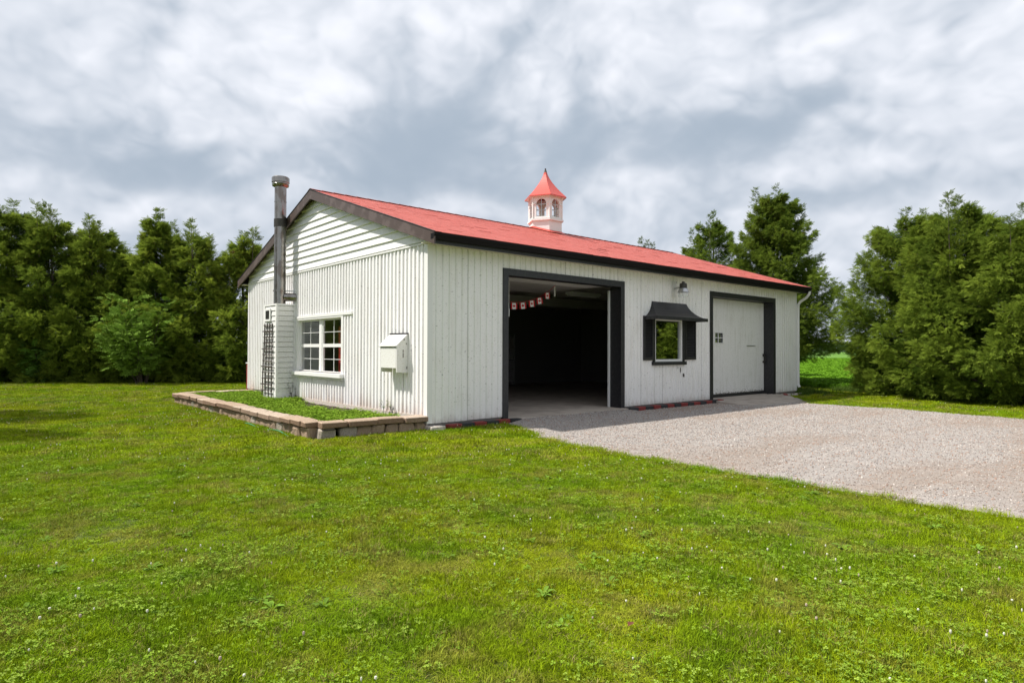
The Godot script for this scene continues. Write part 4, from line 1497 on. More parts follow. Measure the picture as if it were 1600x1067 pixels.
	for k in 16:
		var s := k / 15.0
		hp.append(Vector3(-2.27 - 0.03 * sin(s * 7.0), 0.028 + 0.018 * sin(s * 11.0), lerpf(-3.1, -0.75, s)))
		hr.append(0.009)
	b.tube(hp, hr, 8)
	tag(put(b, "garden_hose", M.hose), "thin green garden hose lying along the stone bed edge", "hose")
	# a fallen leaf
	b = MB.new()
	b.col = Color(1, 1, 1)
	b.tri(Vector3(0, 0, 0), Vector3(0.022, 0.016, 0.02), Vector3(0.05, 0.010, 0))
	b.tri(Vector3(0, 0, 0), Vector3(0.05, 0.010, 0), Vector3(0.02, 0.014, -0.02))
	tag(put(b, "fallen_leaf", mat(lin(0.13, 0.045, 0.02), 0.9), self, Vector3(-3.74, 0.045, 7.66)), "single red-brown fallen leaf on the near lawn", "leaf")

func garden_bed() -> void:
	var w := thing("garden_bed_wall", "low retaining wall of tan split-face blocks and brown cap stones round the garden bed", "garden wall")
	var b: MB
	# path of the wall: back leg, long leg, near leg
	var legs := [[Vector2(0.0, -9.55), Vector2(-2.02, -9.45), false], [Vector2(-2.02, -9.5), Vector2(-2.0, -0.38), true], [Vector2(-1.95, -0.32), Vector2(-0.06, -0.06), true]]
	for L in legs:
		var a: Vector2 = L[0]
		var e: Vector2 = L[1]
		var dir := (e - a).normalized()
		var ln := a.distance_to(e)
		var s := 0.0
		var yaw := atan2(-dir.y, dir.x)
		while s < ln - 0.05:
			var d := minf(rng.randf_range(0.24, 0.32), ln - s)
			var p := a + dir * (s + d / 2.0)
			b = MB.new()
			b.chamfer(Transform3D(Basis(Vector3.UP, yaw + rng.randfn(0, 0.03)), Vector3(p.x + rng.randfn(0, 0.012), 0.065, p.y + rng.randfn(0, 0.012))), Vector3(d - 0.012, 0.21, 0.22), 0.034, 0.018, rng)
			put(b, "wall_block", M.block_pale if rng.randf() < 0.22 else M.block_tan, w)
			s += d
		s = 0.0
		var first := true
		while s < ln - 0.05:
			var d := minf(rng.randf_range(0.42, 0.66), ln - s)
			if ln - s - d < 0.15: d = ln - s
			var p := a + dir * (s + d / 2.0)
			b = MB.new()
			var yy := 0.222 + 0.012 * sin(s * 1.7) + rng.randf_range(-0.004, 0.006)
			b.chamfer(Transform3D(Basis(Vector3.UP, yaw + rng.randfn(0, 0.02)) * Basis(Vector3.BACK, rng.randfn(0, 0.008)), Vector3(p.x + rng.randfn(0, 0.01), yy, p.y + rng.randfn(0, 0.01))), Vector3(d - 0.006, 0.10, 0.33), 0.012, 0.007, rng)
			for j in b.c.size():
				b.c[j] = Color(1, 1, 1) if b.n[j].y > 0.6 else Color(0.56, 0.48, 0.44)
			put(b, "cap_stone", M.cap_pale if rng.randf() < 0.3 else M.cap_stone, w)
			s += d
	b = MB.new()
	for i in 10:
		for j in 40:
			var P := func(ii: int, jj: int) -> Vector3:
				var x := lerpf(-1.95, 0.02, ii / 10.0)
				var z := lerpf(-9.5, -0.15, jj / 40.0)
				return Vector3(x, 0.145 + 0.03 * wob.get_noise_2d(x * 2.0, z * 2.0) + 0.03 * (ii / 10.0), z)
			b.quad(P.call(i, j + 1), P.call(i + 1, j + 1), P.call(i + 1, j), P.call(i, j))
	tag(put(b, "soil", M.soil), "dark garden soil inside the stone bed", "soil", "", "structure")
	# ground cover
	var xf := []
	var cl := []
	for i in 6500:
		var x := rng.randf_range(-1.85, -0.04)
		var z := rng.randf_range(-9.4, -0.35)
		if x > -0.55 and z > -7.3 and z < -6.2: continue
		if x > -0.30 + rng.randfn(0, 0.06) and z > -5.6: continue
		var bare := exp(-pow((x + 0.45) / 0.38, 2.0) - pow((z + 3.6) / 1.9, 2.0))
		if rng.randf() < bare * 1.3: continue
		if rng.randf() < 0.25 + 0.6 * wob.get_noise_2d(x * 1.4, z * 1.4): continue
		var s := rng.randf_range(0.7, 1.35)
		xf.append(Transform3D(Basis(Vector3.UP, rng.randf() * TAU).scaled(Vector3(s, s, s)), Vector3(x, 0.145, z)))
		var c := Color(0.13, 0.24, 0.016).lerp(Color(0.23, 0.335, 0.035), rng.randf()) * rng.randf_range(0.8, 1.2)
		c.a = 1.0
		cl.append(c)
	tag(scatter(clover_tuft(31, 10, 0.08, 0.024, 0.095), M.leaf, xf, cl, "ground_cover"), "low leafy green plants filling the stone garden bed", "ground cover")
	# weeds at the wall
	weed("weed", "spindly weed with dark leaves climbing between chimney box and window sill", Vector3(-0.16, 0.2, -6.15), 0.62, 0.14, 41, 26, Color(0.03, 0.05, 0.012))
	weed("weed", "pale green weed at the wall below the hanging white box", Vector3(-0.12, 0.2, -1.35), 0.34, 0.20, 42, 34, Color(0.14, 0.2, 0.06))

func weed(called: String, label: String, at: Vector3, H: float, R: float, sd: int, n: int, col: Color) -> void:
	var t := thing(called, label, "weed", at)
	var r := RandomNumberGenerator.new()
	r.seed = sd
	var st := MB.new()
	var lf := MB.new()
	for k in 4:
		var o := Vector3(r.randfn(0, R * 0.4), 0, r.randfn(0, R * 0.4))
		var tip := o + Vector3(r.randfn(0, R * 0.3), H * r.randf_range(0.6, 1.0), r.randfn(0, R * 0.3))
		st.tube([o - Vector3(0, 0.05, 0), (o + tip) / 2 + Vector3(0.02, 0, 0.01), tip], [0.005, 0.004, 0.002], 4, false)
		for j in n / 4:
			var s := r.randf_range(0.2, 1.0)
			var p := o.lerp(tip, s)
			var a := r.randf() * TAU
			var d := Vector3(cos(a), r.randf_range(-0.3, 0.4), sin(a)) * r.randf_range(0.05, 0.09)
			var q := d.cross(Vector3.UP).normalized() * d.length() * 0.35
			var sh := r.randf_range(0.8, 1.25)
			lf.col = Color(col.r * sh, col.g * sh, col.b * sh)
			lf.tri(p, p + d * 0.5 + q, p + d)
			lf.tri(p, p + d, p + d * 0.5 - q)
	put(st, "stem", M.bark, t)
	tag(put(lf, "foliage", M.leaf, t), "", "", "", "stuff")

func inside_things() -> void:
	var b: MB
	# bunting of small flags
	var t := thing("flag_bunting", "string of five small red and white maple leaf flags inside the large doorway", "bunting", Vector3(3.5, 2.6, -1.0))
	var pts := []
	var rd := []
	for q in [[2.80, 2.585], [2.96, 2.575], [3.23, 2.595], [3.51, 2.655], [3.76, 2.735], [4.01, 2.87], [4.24, 3.02], [4.40, 3.17]]:
		pts.append(Vector3(q[0] - 3.5, q[1] - 2.6, 0))
		rd.append(0.005)
	b = MB.new()
	b.tube(pts, rd, 5)
	put(b, "cord", M.flag_red, t)
	for k in 5:
		var p: Vector3 = pts[k + 1]
		var tf := Transform3D(Basis(Vector3.UP, rng.randf_range(-0.5, 0.1)) * Basis(Vector3.BACK, rng.randfn(0.06, 0.05)), p + Vector3(0, -0.085, 0))
		b = MB.new()
		b.obox(tf, Vector3(0.092, 0.14, 0.004))
		var f := put(b, "flag", M.flag_white, t)
		b = MB.new()
		b.obox(tf * Transform3D(Basis(), Vector3(-0.066, 0, 0)), Vector3(0.038, 0.14, 0.005))
		b.obox(tf * Transform3D(Basis(), Vector3(0.066, 0, 0)), Vector3(0.038, 0.14, 0.005))
		put(b, "red_band", M.flag_red, f)
		var leaf := PackedVector2Array()
		for q in [[0, -1.0], [0.06, -0.5], [0.5, -0.55], [0.42, -0.38], [0.92, 0.05], [0.78, 0.12], [0.84, 0.42], [0.56, 0.36], [0.5, 0.5], [0.26, 0.28], [0.34, 0.78], [0.18, 0.72], [0, 1.0]]:
			leaf.append(Vector2(q[0], q[1]) * 0.040)
		for j in range(11, 0, -1):
			leaf.append(Vector2(-leaf[j].x, leaf[j].y))
		b = MB.new()
		b.prism(leaf, tf * Vector3(0, 0, -0.005), tf.basis.x, tf.basis.y, tf.basis.z * 0.010)
		put(b, "maple_leaf", M.flag_red, f)
	# pull cord
	b = MB.new()
	b.tube([Vector3(2.72, 3.05, -0.9), Vector3(2.72, 2.42, -0.9)], [0.008, 0.008], 6)
	b.tube([Vector3(2.72, 2.42, -0.9), Vector3(2.72, 2.24, -0.9)], [0.018, 0.014], 8)
	tag(put(b, "pull_cord", M.flag_white), "white pull cord hanging at left inside the large doorway", "cord")
	b = MB.new()
	b.tube([Vector3(4.55, 3.2, -1.3), Vector3(4.55, 2.82, -1.3)], [0.02, 0.02], 8)
	tag(put(b, "hanger_pipe", M.plain_white), "short white pipe hanging beside the flags", "pipe")
	# tube lights, unlit
	for q in [[Vector3(6.9, 3.06, -2.5), "white strip light hanging unlit to the right of the flags"], [Vector3(4.0, 3.08, -3.4), "white strip light hanging unlit deeper in the garage above the flags"]]:
		t = thing("strip_light", q[1], "strip light", q[0], "unlit strip lights under the garage ceiling")
		b = MB.new()
		b.box(Vector3(-0.62, 0.0, -0.12), Vector3(0.62, 0.07, 0.12))
		put(b, "housing", M.plain_white, t)
		for s in [-0.06, 0.06]:
			b = MB.new()
			b.tube([Vector3(-0.6, -0.022, s), Vector3(0.6, -0.022, s)], [0.018, 0.018], 10)
			put(b, "tube", M.plain_white, t)
	# work bench and shelves along the back wall
	t = thing("workbench", "dark workbench against the back wall of the garage", "workbench", Vector3(6.2, 0.1, -9.2))
	b = MB.new()
	b.box(Vector3(-1.4, 0.84, -0.35), Vector3(1.4, 0.90, 0.35))
	put(b, "top", M.dark_wood, t)
	for s in [[-1.3, -0.28], [-1.3, 0.28], [1.3, -0.28], [1.3, 0.28]]:
		b = MB.new()
		b.box(Vector3(s[0] - 0.05, 0, s[1] - 0.05), Vector3(s[0] + 0.05, 0.838, s[1] + 0.05))
		put(b, "leg", M.dark_wood, t)
	t = thing("shelf_unit", "dark tall shelf unit against the back wall", "shelves", Vector3(9.2, 0.1, -9.4))
	for s in [-0.9, 0.9]:
		b = MB.new()
		b.box(Vector3(s - 0.02, 0, -0.2), Vector3(s + 0.02, 2.0, 0.2))
		put(b, "upright", M.inside_grey, t)
	for k in 5:
		b = MB.new()
		b.box(Vector3(-0.878, 0.1 + k * 0.45, -0.2), Vector3(0.878, 0.13 + k * 0.45, 0.2))
		put(b, "shelf", M.inside_grey, t)
	# red tool cabinet behind the gable window
	t = thing("tool_cabinet", "red metal cabinet seen through the gable window", "cabinet", Vector3(0.62, 0.1, -4.15))
	b = MB.new()
	b.chamfer(Transform3D(Basis(), Vector3(0, 0.98, 0)), Vector3(0.5, 1.96, 0.80), 0.015)
	put(b, "body", M.cabinet_red, t)
	for k in 6:
		b = MB.new()
		b.box(Vector3(-0.262, 0.2 + k * 0.29, -0.36), Vector3(-0.251, 0.46 + k * 0.29, 0.36))
		put(b, "drawer", M.cabinet_red, t)

# ---------------------------------------------------------------- ground
func build_ground() -> void:
	var b := MB.new()
	b.quad(Vector3(-900, -0.03, 900), Vector3(900, -0.03, 900), Vector3(900, -0.03, -900), Vector3(-900, -0.03, -900))
	tag(put(b, "ground", M.crop), "open green ground to the horizon", "ground", "", "structure")
	# lawn
	b = MB.new()
	var P := func(x: float, z: float) -> Vector3: return Vector3(minf(x, field_x(z)), 0.012 * wob.get_noise_2d(x * 0.35, z * 0.35), z)
	for i in 35:
		for j in 38:
			var x0 := -32.0 + i * 1.6
			var z0 := -38.0 + j * 1.6
			if x0 >= field_x(z0): continue
			b.quad(P.call(x0, z0 + 1.6), P.call(x0 + 1.6, z0 + 1.6), P.call(x0 + 1.6, z0), P.call(x0, z0))
	tag(put(b, "lawn", M.turf), "mown lawn round the garage", "lawn", "", "structure")
	b = MB.new()
	b.quad(Vector3(field_x(60.0), -0.012, 60), Vector3(500, -0.012, 60), Vector3(500, -0.012, -300), Vector3(field_x(-60.0), -0.012, -300))
	tag(put(b, "field", M.crop), "bright green crop field beyond the garage", "field", "", "structure")
	# gravel drive, swelling up to the sills
	b = MB.new()
	var G := func(u: float, z: float) -> Vector3:
		var x := lerpf(gravel_left(z), gravel_right(z), u)
		return Vector3(x, 0.018 + rise(x, z) + 0.010 * wob.get_noise_2d(x, z), z)
	for i in 56:
		for j in 80:
			var u0 := i / 56.0
			var u1 := (i + 1) / 56.0
			var z0 := j * 0.2
			b.quad(G.call(u0, z0 + 0.2), G.call(u1, z0 + 0.2), G.call(u1, z0), G.call(u0, z0))
	for k in b.v.size():
		var track := patchy.get_noise_2d(b.v[k].x * 0.5, b.v[k].z * 2.2 + 70.0)
		b.c[k] = Color(1, 1, 1).lerp(Color(0.84, 0.76, 0.69), clampf(track * 1.8, 0.0, 0.65))
	tag(put(b, "gravel_drive", M.gravel), "pale gravel drive before the garage doors", "drive", "", "structure")
	# loose stones
	var sm := []
	for k in 3:
		var r := RandomNumberGenerator.new()
		r.seed = 200 + k
		b = MB.new()
		b.chamfer(Transform3D(), Vector3(1, 0.7, 0.85), 0.24, 0.14, r)
		sm.append(b.mesh())
	var xf := [[], [], []]
	var cl := [[], [], []]
	var tries := 0
	while tries < 170000:
		tries += 1
		var dep := sqrt(rng.randf_range(4.5 * 4.5, 22.0 * 22.0))
		var lat := rng.randf_range(-0.2, 0.86) * dep
		var p := EYE + FWD * dep + RGT * lat
		var fringe := rng.randfn(0, 0.09) - (rng.randf() * 0.5 if rng.randf() < 0.06 else 0.0)
		if p.z < 0.06 or p.z > 16.0 or p.x < gravel_left(p.z) + fringe or p.x > gravel_right(p.z) + fringe: continue
		if p.x > 9.3 and p.x < 13.3 and p.z < 1.5: continue
		if p.x > 1.8 and p.x < 5.6 and p.z < 0.24: continue
		if rng.randf() < smoothstep(9.0, 22.0, dep) * 0.5: continue
		var s := 0.005 + 0.012 * pow(rng.randf(), 3.0) + 0.0005 * dep
		var k := tries % 3
		xf[k].append(Transform3D(Basis(Vector3(rng.randfn(0, 1), rng.randfn(0, 1), rng.randfn(0, 1)).normalized(), rng.randf() * TAU).scaled(Vector3.ONE * s), Vector3(p.x, 0.022 + rise(p.x, p.z) + 0.010 * wob.get_noise_2d(p.x, p.z), p.z)))
		var c := Color(0.49, 0.45, 0.415).lerp(Color(0.18, 0.158, 0.148), pow(rng.randf(), 1.6))
		var track := patchy.get_noise_2d(p.x * 0.5, p.z * 2.2 + 70.0)
		if track > 0.0: c = c.lerp(Color(0.35, 0.275, 0.22), minf(track * 1.5, 0.5))
		if rng.randf() < 0.07: c = Color(0.60, 0.55, 0.50)
		if rng.randf() < 0.14: c = Color(0.36, 0.24, 0.18)
		cl[k].append(c)
	var heap := thing("gravel", "loose gravel stones lying on the drive", "gravel")
	heap.set_meta("kind", "stuff")
	for k in 3:
		scatter(sm[k], M.stone, xf[k], cl[k], "stones", heap)

func lawn_color(x: float, z: float) -> Color:
	var n := patchy.get_noise_2d(x, z)
	var n2 := patchy.get_noise_2d(x * 3.1 + 50.0, z * 3.1)
	var c := Color(0.205, 0.305, 0.007).lerp(Color(0.275, 0.335, 0.010), clampf(0.5 + n * 1.2, 0, 1))
	c = c.lerp(Color(0.130, 0.245, 0.008), clampf(n2 * 1.3 + 0.12, 0, 0.75))
	var n3 := patchy.get_noise_2d(x * 6.0 - 11.0, z * 6.0 + 31.0)
	if n3 < -0.16:
		c = c.lerp(Color(0.28, 0.26, 0.05), clampf((-0.16 - n3) * 3.0, 0, 0.6))
	return c

func build_grass() -> void:
	var near := []
	for k in 4:
		near.append(blade_tuft(60 + k, 26, 0.045, 0.048, 0.0016))
	var wide := []
	for k in 3:
		wide.append(blade_tuft(70 + k, 34, 0.10, 0.055, 0.0035))
	var bx := [[], [], [], [], [], [], []]
	var bc := [[], [], [], [], [], [], []]
	var cx := [[], []]
	var cc := [[], []]
	var fx := []
	var fc := []
	var rx := []
	var rc := []
	# zones: depth from, to, number of tries, far meshes?
	for q in [[1.2, 4.5, 46000, 0], [4.5, 8.5, 64000, 0], [8.5, 16.0, 52000, 1], [16.0, 34.0, 60000, 1]]:
		var d0: float = q[0]
		var d1: float = q[1]
		for i in q[2]:
			var dep := sqrt(rng.randf_range(d0 * d0, d1 * d1))
			var lat := rng.randf_range(-1.0, 1.0) * (dep * 0.86 + 2.6)
			var p := EYE + FWD * dep + RGT * lat
			if not on_lawn(p.x + rng.randfn(0, 0.05), p.z + rng.randfn(0, 0.03)): continue
			if p.z < -29.0 or p.x < -22.0: continue
			var n2 := patchy.get_noise_2d(p.x * 3.1 + 50.0, p.z * 3.1)
			var cl := patchy.get_noise_2d(p.x * 1.7 - 30.0, p.z * 1.7 + 9.0)
			var c := lawn_color(p.x, p.z) * (0.46 + 1.14 * rng.randf())
			if rng.randf() < 0.07: c = Color(0.38, 0.33, 0.11) * rng.randf_range(0.7, 1.2)
			c.a = 1.0
			var hh := rng.randf_range(0.55, 1.30) * (1.0 + 0.4 * cl + 0.8 * patchy.get_noise_2d(p.x * 5.0, p.z * 5.0 - 60.0))
			if rng.randf() < 0.012: hh *= 1.9
			var bs := Basis(Vector3.UP, rng.randf() * TAU)
			var ww := rng.randf_range(0.85, 1.25) * (1.0 if q[3] == 0 else 1.0 + dep * 0.02)
			var k: int = rng.randi() % 4 if q[3] == 0 else 4 + rng.randi() % 3
			bx[k].append(Transform3D(bs.scaled(Vector3(ww, hh, ww)), Vector3(p.x, 0.0, p.z)))
			bc[k].append(c)
			# clover in drifts, thickest towards the camera
			var want := clampf(0.30 + cl * 0.7 + 0.9 * patchy.get_noise_2d(p.x * 7.0 + 5.0, p.z * 7.0) - dep * 0.022, 0.03, 0.6)
			if dep < 14.0 and rng.randf() < want * 0.40:
				var s := rng.randf_range(0.75, 1.3)
				var o := Vector3(p.x + rng.randfn(0, 0.04), 0.0, p.z + rng.randfn(0, 0.04))
				if on_lawn(o.x, o.z):
					var g := Color(0.16, 0.275, 0.014).lerp(Color(0.27, 0.37, 0.055), rng.randf()) * rng.randf_range(0.65, 1.25)
					g.a = 1.0
					cx[i % 2].append(Transform3D(Basis(Vector3.UP, rng.randf() * TAU).scaled(Vector3.ONE * s), o))
					cc[i % 2].append(g)
			if rng.randf() < (0.0035 if q[3] == 0 else 0.013) * (1.0 + 2.5 * cl):
				var s := rng.randf_range(0.5, 1.0)
				fx.append(Transform3D(Basis(Vector3.UP, rng.randf() * TAU).scaled(Vector3(s, rng.randf_range(0.8, 1.4), s)), Vector3(p.x, 0.0, p.z)))
				fc.append(Color(0.66, 0.65, 0.52) if rng.randf() < 0.8 else Color(0.45, 0.36, 0.28))
			if dep < 16.0 and dep > 3.4 and rng.randf() < 0.0035:
				var s := rng.randf_range(0.35, 0.8)
				rx.append(Transform3D(Basis(Vector3.UP, rng.randf() * TAU).scaled(Vector3.ONE * s), Vector3(p.x, 0.0, p.z)))
				var g := Color(0.14, 0.24, 0.03) * rng.randf_range(0.8, 1.25)
				g.a = 1.0
				rc.append(g)
	var turf := thing("grass", "short mown grass blades of the lawn", "grass")
	turf.set_meta("kind", "stuff")
	for k in 7:
		scatter(near[k] if k < 4 else wide[k - 4], M.leaf, bx[k], bc[k], "blades", turf)
	var clo := thing("clover", "round clover leaves growing among the lawn grass", "clover")
	clo.set_meta("kind", "stuff")
	for k in 2:
		scatter(clover_tuft(80 + k, 5, 0.06, 0.0105, 0.040), M.leaf, cx[k], cc[k], "leaves", clo)
	var b := MB.new()
	b.lathe([Vector2(0.0, 0.058), Vector2(0.004, 0.059), Vector2(0.0075, 0.065), Vector2(0.006, 0.072), Vector2(0.0, 0.074)], 7, Vector3.ZERO)
	b.col = Color(0.15, 0.28, 0.06)
	b.tube([Vector3.ZERO, Vector3(0.004, 0.06, 0)], [0.0015, 0.0012], 4, false)
	tag(scatter(b.mesh(), M.petal, fx, fc, "clover_flowers"), "small white clover blossoms dotted over the lawn", "flowers")
	tag(scatter(rosette(90, 9, 0.095), M.leaf, rx, rc, "broadleaf_weeds"), "broad-leaved weed rosettes in the lawn", "weeds")
	# grass that meets the gravel and the walls, longer
	var tall := blade_tuft(95, 40, 0.09, 0.13, 0.003)
	var tx := []
	var tc := []
	for i in 900:
		var z := rng.randf_range(0.4, 10.0)
		var x := gravel_left(z) + rng.randfn(-0.05, 0.07)
		if rng.randf() < 0.35:
			x = gravel_right(z) + rng.randfn(0.08, 0.08)
		if rng.randf() < 0.12:
			z = rng.randf_range(0.17, 0.35); x = rng.randf_range(-0.1, 1.6)
		var s := rng.randf_range(0.45, 0.85)
		tx.append(Transform3D(Basis(Vector3.UP, rng.randf() * TAU).scaled(Vector3(s, s * rng.randf_range(0.5, 1.0), s)), Vector3(x, 0, z)))
		var c := lawn_color(x, z) * rng.randf_range(0.8, 1.2)
		c.a = 1.0
		tc.append(c)
	for i in 700:
		var z := rng.randf_range(-9.8, 0.0)
		var x := -2.20 + rng.randfn(-0.05, 0.04)
		if rng.randf() < 0.25:
			x = rng.randf_range(-2.1, 0.0); z = -0.14 - 0.15 * x + rng.randfn(0.16, 0.04)
		var s := rng.randf_range(0.35, 0.7)
		tx.append(Transform3D(Basis(Vector3.UP, rng.randf() * TAU).scaled(Vector3(s, s * 0.7, s)), Vector3(x, 0, z)))
		var c := lawn_color(x, z) * rng.randf_range(0.8, 1.2)
		c.a = 1.0
		tc.append(c)
	# rank grass at the far corner of the garage and under the hedge
	for i in 150:
		var at: Vector2 = [Vector2(15.5, -0.35), Vector2(17.9, 0.6), Vector2(15.2, 0.1)][i % 3]
		var x := at.x + rng.randfn(0, 0.35)
		var z := at.y + rng.randfn(0, 0.35)
		if z < 0.05 and x < BL + 0.1: continue
		var s := rng.randf_range(1.0, 2.4)
		tx.append(Transform3D(Basis(Vector3.UP, rng.randf() * TAU).scaled(Vector3(s, s * 1.2, s)), Vector3(x, 0, z)))
		var c := Color(0.085, 0.14, 0.025) * rng.randf_range(0.8, 1.2)
		c.a = 1.0
		tc.append(c)
	tag(scatter(tall, M.leaf, tx, tc, "rank_grass"), "longer uncut grass along the edges of gravel, bed and hedge", "grass")
	# crop plants
	var px := []
	var pc := []
	for i in 60000:
		var dep := sqrt(rng.randf_range(20.0 * 20.0, 95.0 * 95.0))
		if rng.randf() < smoothstep(40.0, 95.0, dep) * 0.6: continue
		var p := EYE + FWD * dep + RGT * dep * rng.randf_range(0.38, 0.66)
		if p.x < field_x(p.z) + 0.2: continue
		p.z += rng.randfn(0, 0.1)
		var s := rng.randf_range(0.8, 1.4) * (1.0 + dep * 0.012)
		px.append(Transform3D(Basis(Vector3.UP, rng.randf() * TAU).scaled(Vector3.ONE * s), Vector3(p.x, 0, p.z)))
		var c := Color(0.11, 0.245, 0.014).lerp(Color(0.15, 0.30, 0.02), rng.randf()) * rng.randf_range(0.85, 1.15)
		c.a = 1.0
		pc.append(c)
	tag(scatter(clover_tuft(99, 22, 0.20, 0.036, 0.11), M.leaf, px, pc, "crop_plants"), "bright green leafy crop standing in the field", "crop")

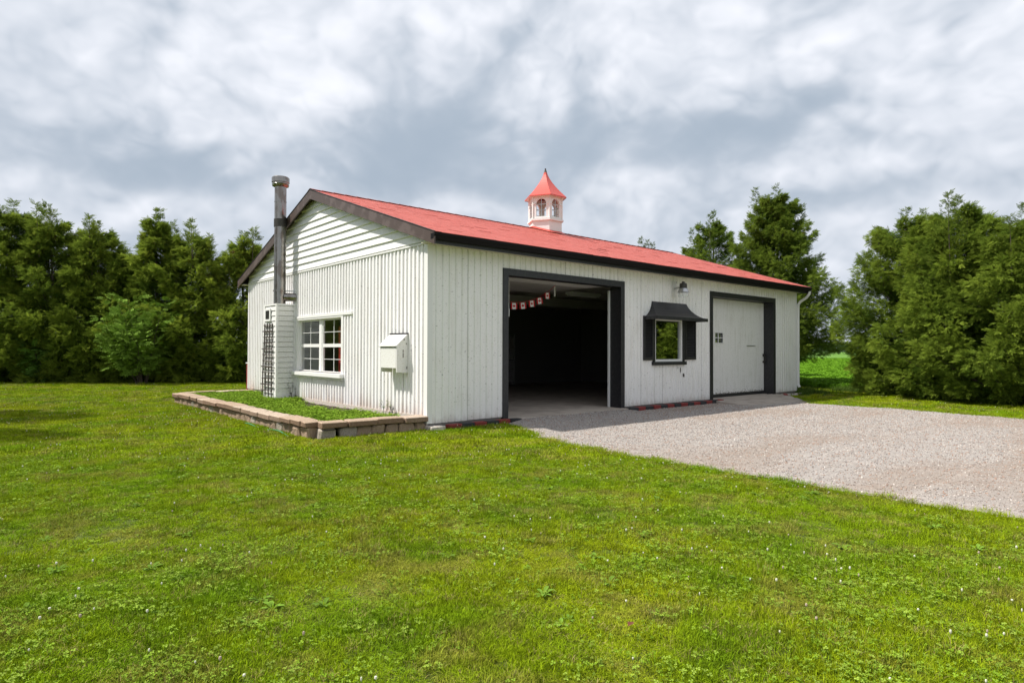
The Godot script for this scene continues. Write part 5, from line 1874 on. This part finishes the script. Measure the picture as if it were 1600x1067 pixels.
func build_trees() -> void:
	for k in 3:
		sprays.append(cedar_spray(300 + k, true))
		sprays_far.append(cedar_spray(310 + k, false))
	var green := Color(1, 1, 1)
	# the hedge row behind the lawn, from left to right
	var left := [
		["cedar of the hedge row farthest beyond the left frame edge", -13.9, -32.2, 7.8, 2.6, 0.85],
		["middle cedar of those hidden beyond the left frame edge", -11.7, -30.5, 7.5, 2.6, 0.85],
		["cedar just outside the left frame edge in the hedge row", -9.5, -28.8, 8.0, 2.6, 0.85],
		["tall cedar at the far left end of the hedge row, cut off by the frame", -7.4, -27.2, 7.9, 2.6, 0.85],
		["tall bushy cedar, leftmost whole tree of the dark hedge behind the lawn", -5.4, -25.9, 8.0, 2.5, 0.85],
		["broad-topped cedar behind the small light green sapling", -3.7, -24.6, 7.6, 2.3, 0.9],
		["cedar with rounded crown just left of the dip in the hedge row", -2.3, -23.6, 7.2, 2.2, 0.85],
		["lower cedar filling the dip in the hedge row behind the leafy bush", -1.15, -22.9, 6.0, 2.0, 0.9],
		["pointed cedar with one tall spire just right of the dip in the hedge row", -0.1, -21.9, 7.7, 2.1, 0.35],
		["cedar between the pointed spire tree and the garage gable", 1.2, -20.9, 7.0, 2.2, 0.85],
		["cedar peeping out beside the chimney pipe and brown gable eave", 2.9, -19.6, 6.7, 2.3, 0.8]]
	var i := 0
	for q in left:
		cedar(q[0], "cedars of the hedge row left of the garage", Vector3(q[1], 0, q[2]), q[3], q[4], 500 + i, false, 0.0, Color(1.25, 1.22, 1.08), 1.25, 0.002, q[5])
		i += 1
	# off the picture to the left: the trees whose shade falls on the lawn
	cedar("cedar left of the view, its shade lying on the lawn", "cedars of the near side row", Vector3(-9.2, 0, -9.3), 8.0, 2.0, 530, false)
	cedar("shorter cedar left of the view, nearer to the drive", "cedars of the near side row", Vector3(-9.4, 0, -5.9), 7.0, 1.5, 531, false)
	# behind the garage
	cedar("large dark cedar rising behind the right end of the red roof", "", Vector3(19.7, 0, -3.1), 8.7, 2.9, 540, true, 1.5, Color(1.0, 1.02, 0.98), 1.6, 0.004, 0.45)
	cedar("cedar with thin tips above the roof, left of the largest one", "", Vector3(22.3, 0, -7.9), 8.7, 2.9, 541, true, 0.5, Color(1.0, 1.05, 1.0), 0.9, 0.01, 0.6)
	cedar("small cedar tip just showing above the red roof ridge", "", Vector3(22.6, 0, -12.1), 7.7, 1.3, 542, true, 0.5, green, 0.7, 0.01, 0.3)
	# the near hedge at the right
	var right := [
		["large cedar at the left end of the near right hedge, beside the crop field", 17.45, 2.6, 6.3, 2.25],
		["second cedar of the near right hedge, with several thin tips", 16.4, 4.2, 6.2, 2.3],
		["third cedar of the near right hedge, lower and paler at its foot", 15.7, 5.9, 5.6, 2.1],
		["cedar at the right edge of the picture with browned inner twigs", 15.2, 7.7, 6.2, 2.2],
		["cedar continuing the near right hedge past the frame", 14.7, 9.8, 6.0, 2.2]]
	i = 0
	for q in right:
		cedar(q[0], "cedars of the near hedge right of the drive", Vector3(q[1], 0, q[2]), q[3], q[4], 560 + i, true, 0.0, Color(1.15, 1.17, 1.05), 1.95, 0.03 if i == 3 else 0.0, 1.0)
		i += 1
	leafy_shrub("leafy_shrub", "light green leafy bush growing in front of the dark hedge", Vector3(-0.9, 0, -20.6), 4.2, 1.7, 601, 30, 2600, 0.33, Color(0.17, 0.275, 0.040))
	leafy_shrub("sapling", "small spindly sapling standing in front of the hedge at left", Vector3(-4.1, 0, -24.0), 2.3, 0.8, 602, 6, 170, 0.42, Color(0.11, 0.21, 0.035))
	# something red behind the far corner
	var t := thing("red_post", "slim red post standing behind the far corner of the garage", "post", Vector3(1.2, 0, -13.6))
	var b := MB.new()
	b.chamfer(Transform3D(Basis(), Vector3(0, 0.48, 0)), Vector3(0.16, 0.96, 0.16), 0.015)
	put(b, "shaft", M.brick_red, t)
	b = MB.new()
	b.chamfer(Transform3D(Basis(), Vector3(0, 0.985, 0)), Vector3(0.2, 0.04, 0.2), 0.008)
	put(b, "cap", M.plain_white, t)
	# far wood
	var xf := []
	var cl := []
	for k in 5000:
		var dep := rng.randf_range(240.0, 262.0)
		var lat := rng.randf_range(0.1, 0.95) * dep
		var p := EYE + FWD * dep + RGT * lat
		var hgt := 4.6 + 2.2 * wob.get_noise_2d(lat * 0.12, 0.0)
		p.y = hgt * sqrt(rng.randf()) - 0.5
		var a := rng.randf() * TAU
		xf.append(aim(p, Vector3(cos(a), rng.randf_range(0.0, 0.8), sin(a)), rng.randf() * 3.0, rng.randf_range(1.4, 2.6)))
		var c := Color(0.055, 0.095, 0.035) * rng.randf_range(0.8, 1.3)
		c.a = 1.0
		cl.append(c)
	tag(scatter(sprays_far[0], M.needle, xf, cl, "distant_woods"), "far-off line of woods on the horizon beyond the field", "woods")

# ---------------------------------------------------------------- all of it
func _ready() -> void:
	rng.seed = 12345
	wob.seed = 3
	wob.frequency = 1.0
	wob.fractal_octaves = 3
	patchy.seed = 8
	patchy.frequency = 0.22
	patchy.fractal_octaves = 4
	# camera, sky, sun, exposure
	var cam := Camera3D.new()
	cam.name = "camera"
	cam.fov = 57.22
	cam.near = 0.05
	cam.far = 3000.0
	cam.transform = Transform3D(Basis(Vector3(0.75788, 0.00297, 0.65239), Vector3(-0.01067, 0.99991, 0.00785), Vector3(-0.65231, -0.01292, 0.75784)).orthonormalized(), EYE)
	add_child(cam)
	cam.current = true
	var we := WorldEnvironment.new()
	we.name = "world"
	var env := Environment.new()
	env.background_mode = Environment.BG_SKY
	var sky := Sky.new()
	var sm := PanoramaSkyMaterial.new()
	sm.panorama = make_sky()
	sky.sky_material = sm
	env.sky = sky
	env.tonemap_mode = Environment.TONE_MAPPER_LINEAR
	env.tonemap_exposure = 1.22
	env.sdfgi_enabled = true
	env.ssao_enabled = true
	env.ssil_enabled = true
	we.environment = env
	add_child(we)
	var sun := DirectionalLight3D.new()
	sun.name = "sun"
	sun.light_energy = 1.6
	sun.light_angular_distance = 0.6
	sun.light_color = Color(1.0, 0.98, 0.945)
	sun.shadow_enabled = true
	sun.transform = Transform3D(Basis.looking_at(Vector3(1.0, -1.77, 0.65).normalized(), Vector3.UP), Vector3(-20, 35, -13))
	add_child(sun)
	make_materials()
	build_ground()
	build_garage()
	garden_bed()
	small_things()
	inside_things()
	build_trees()
	build_grass()
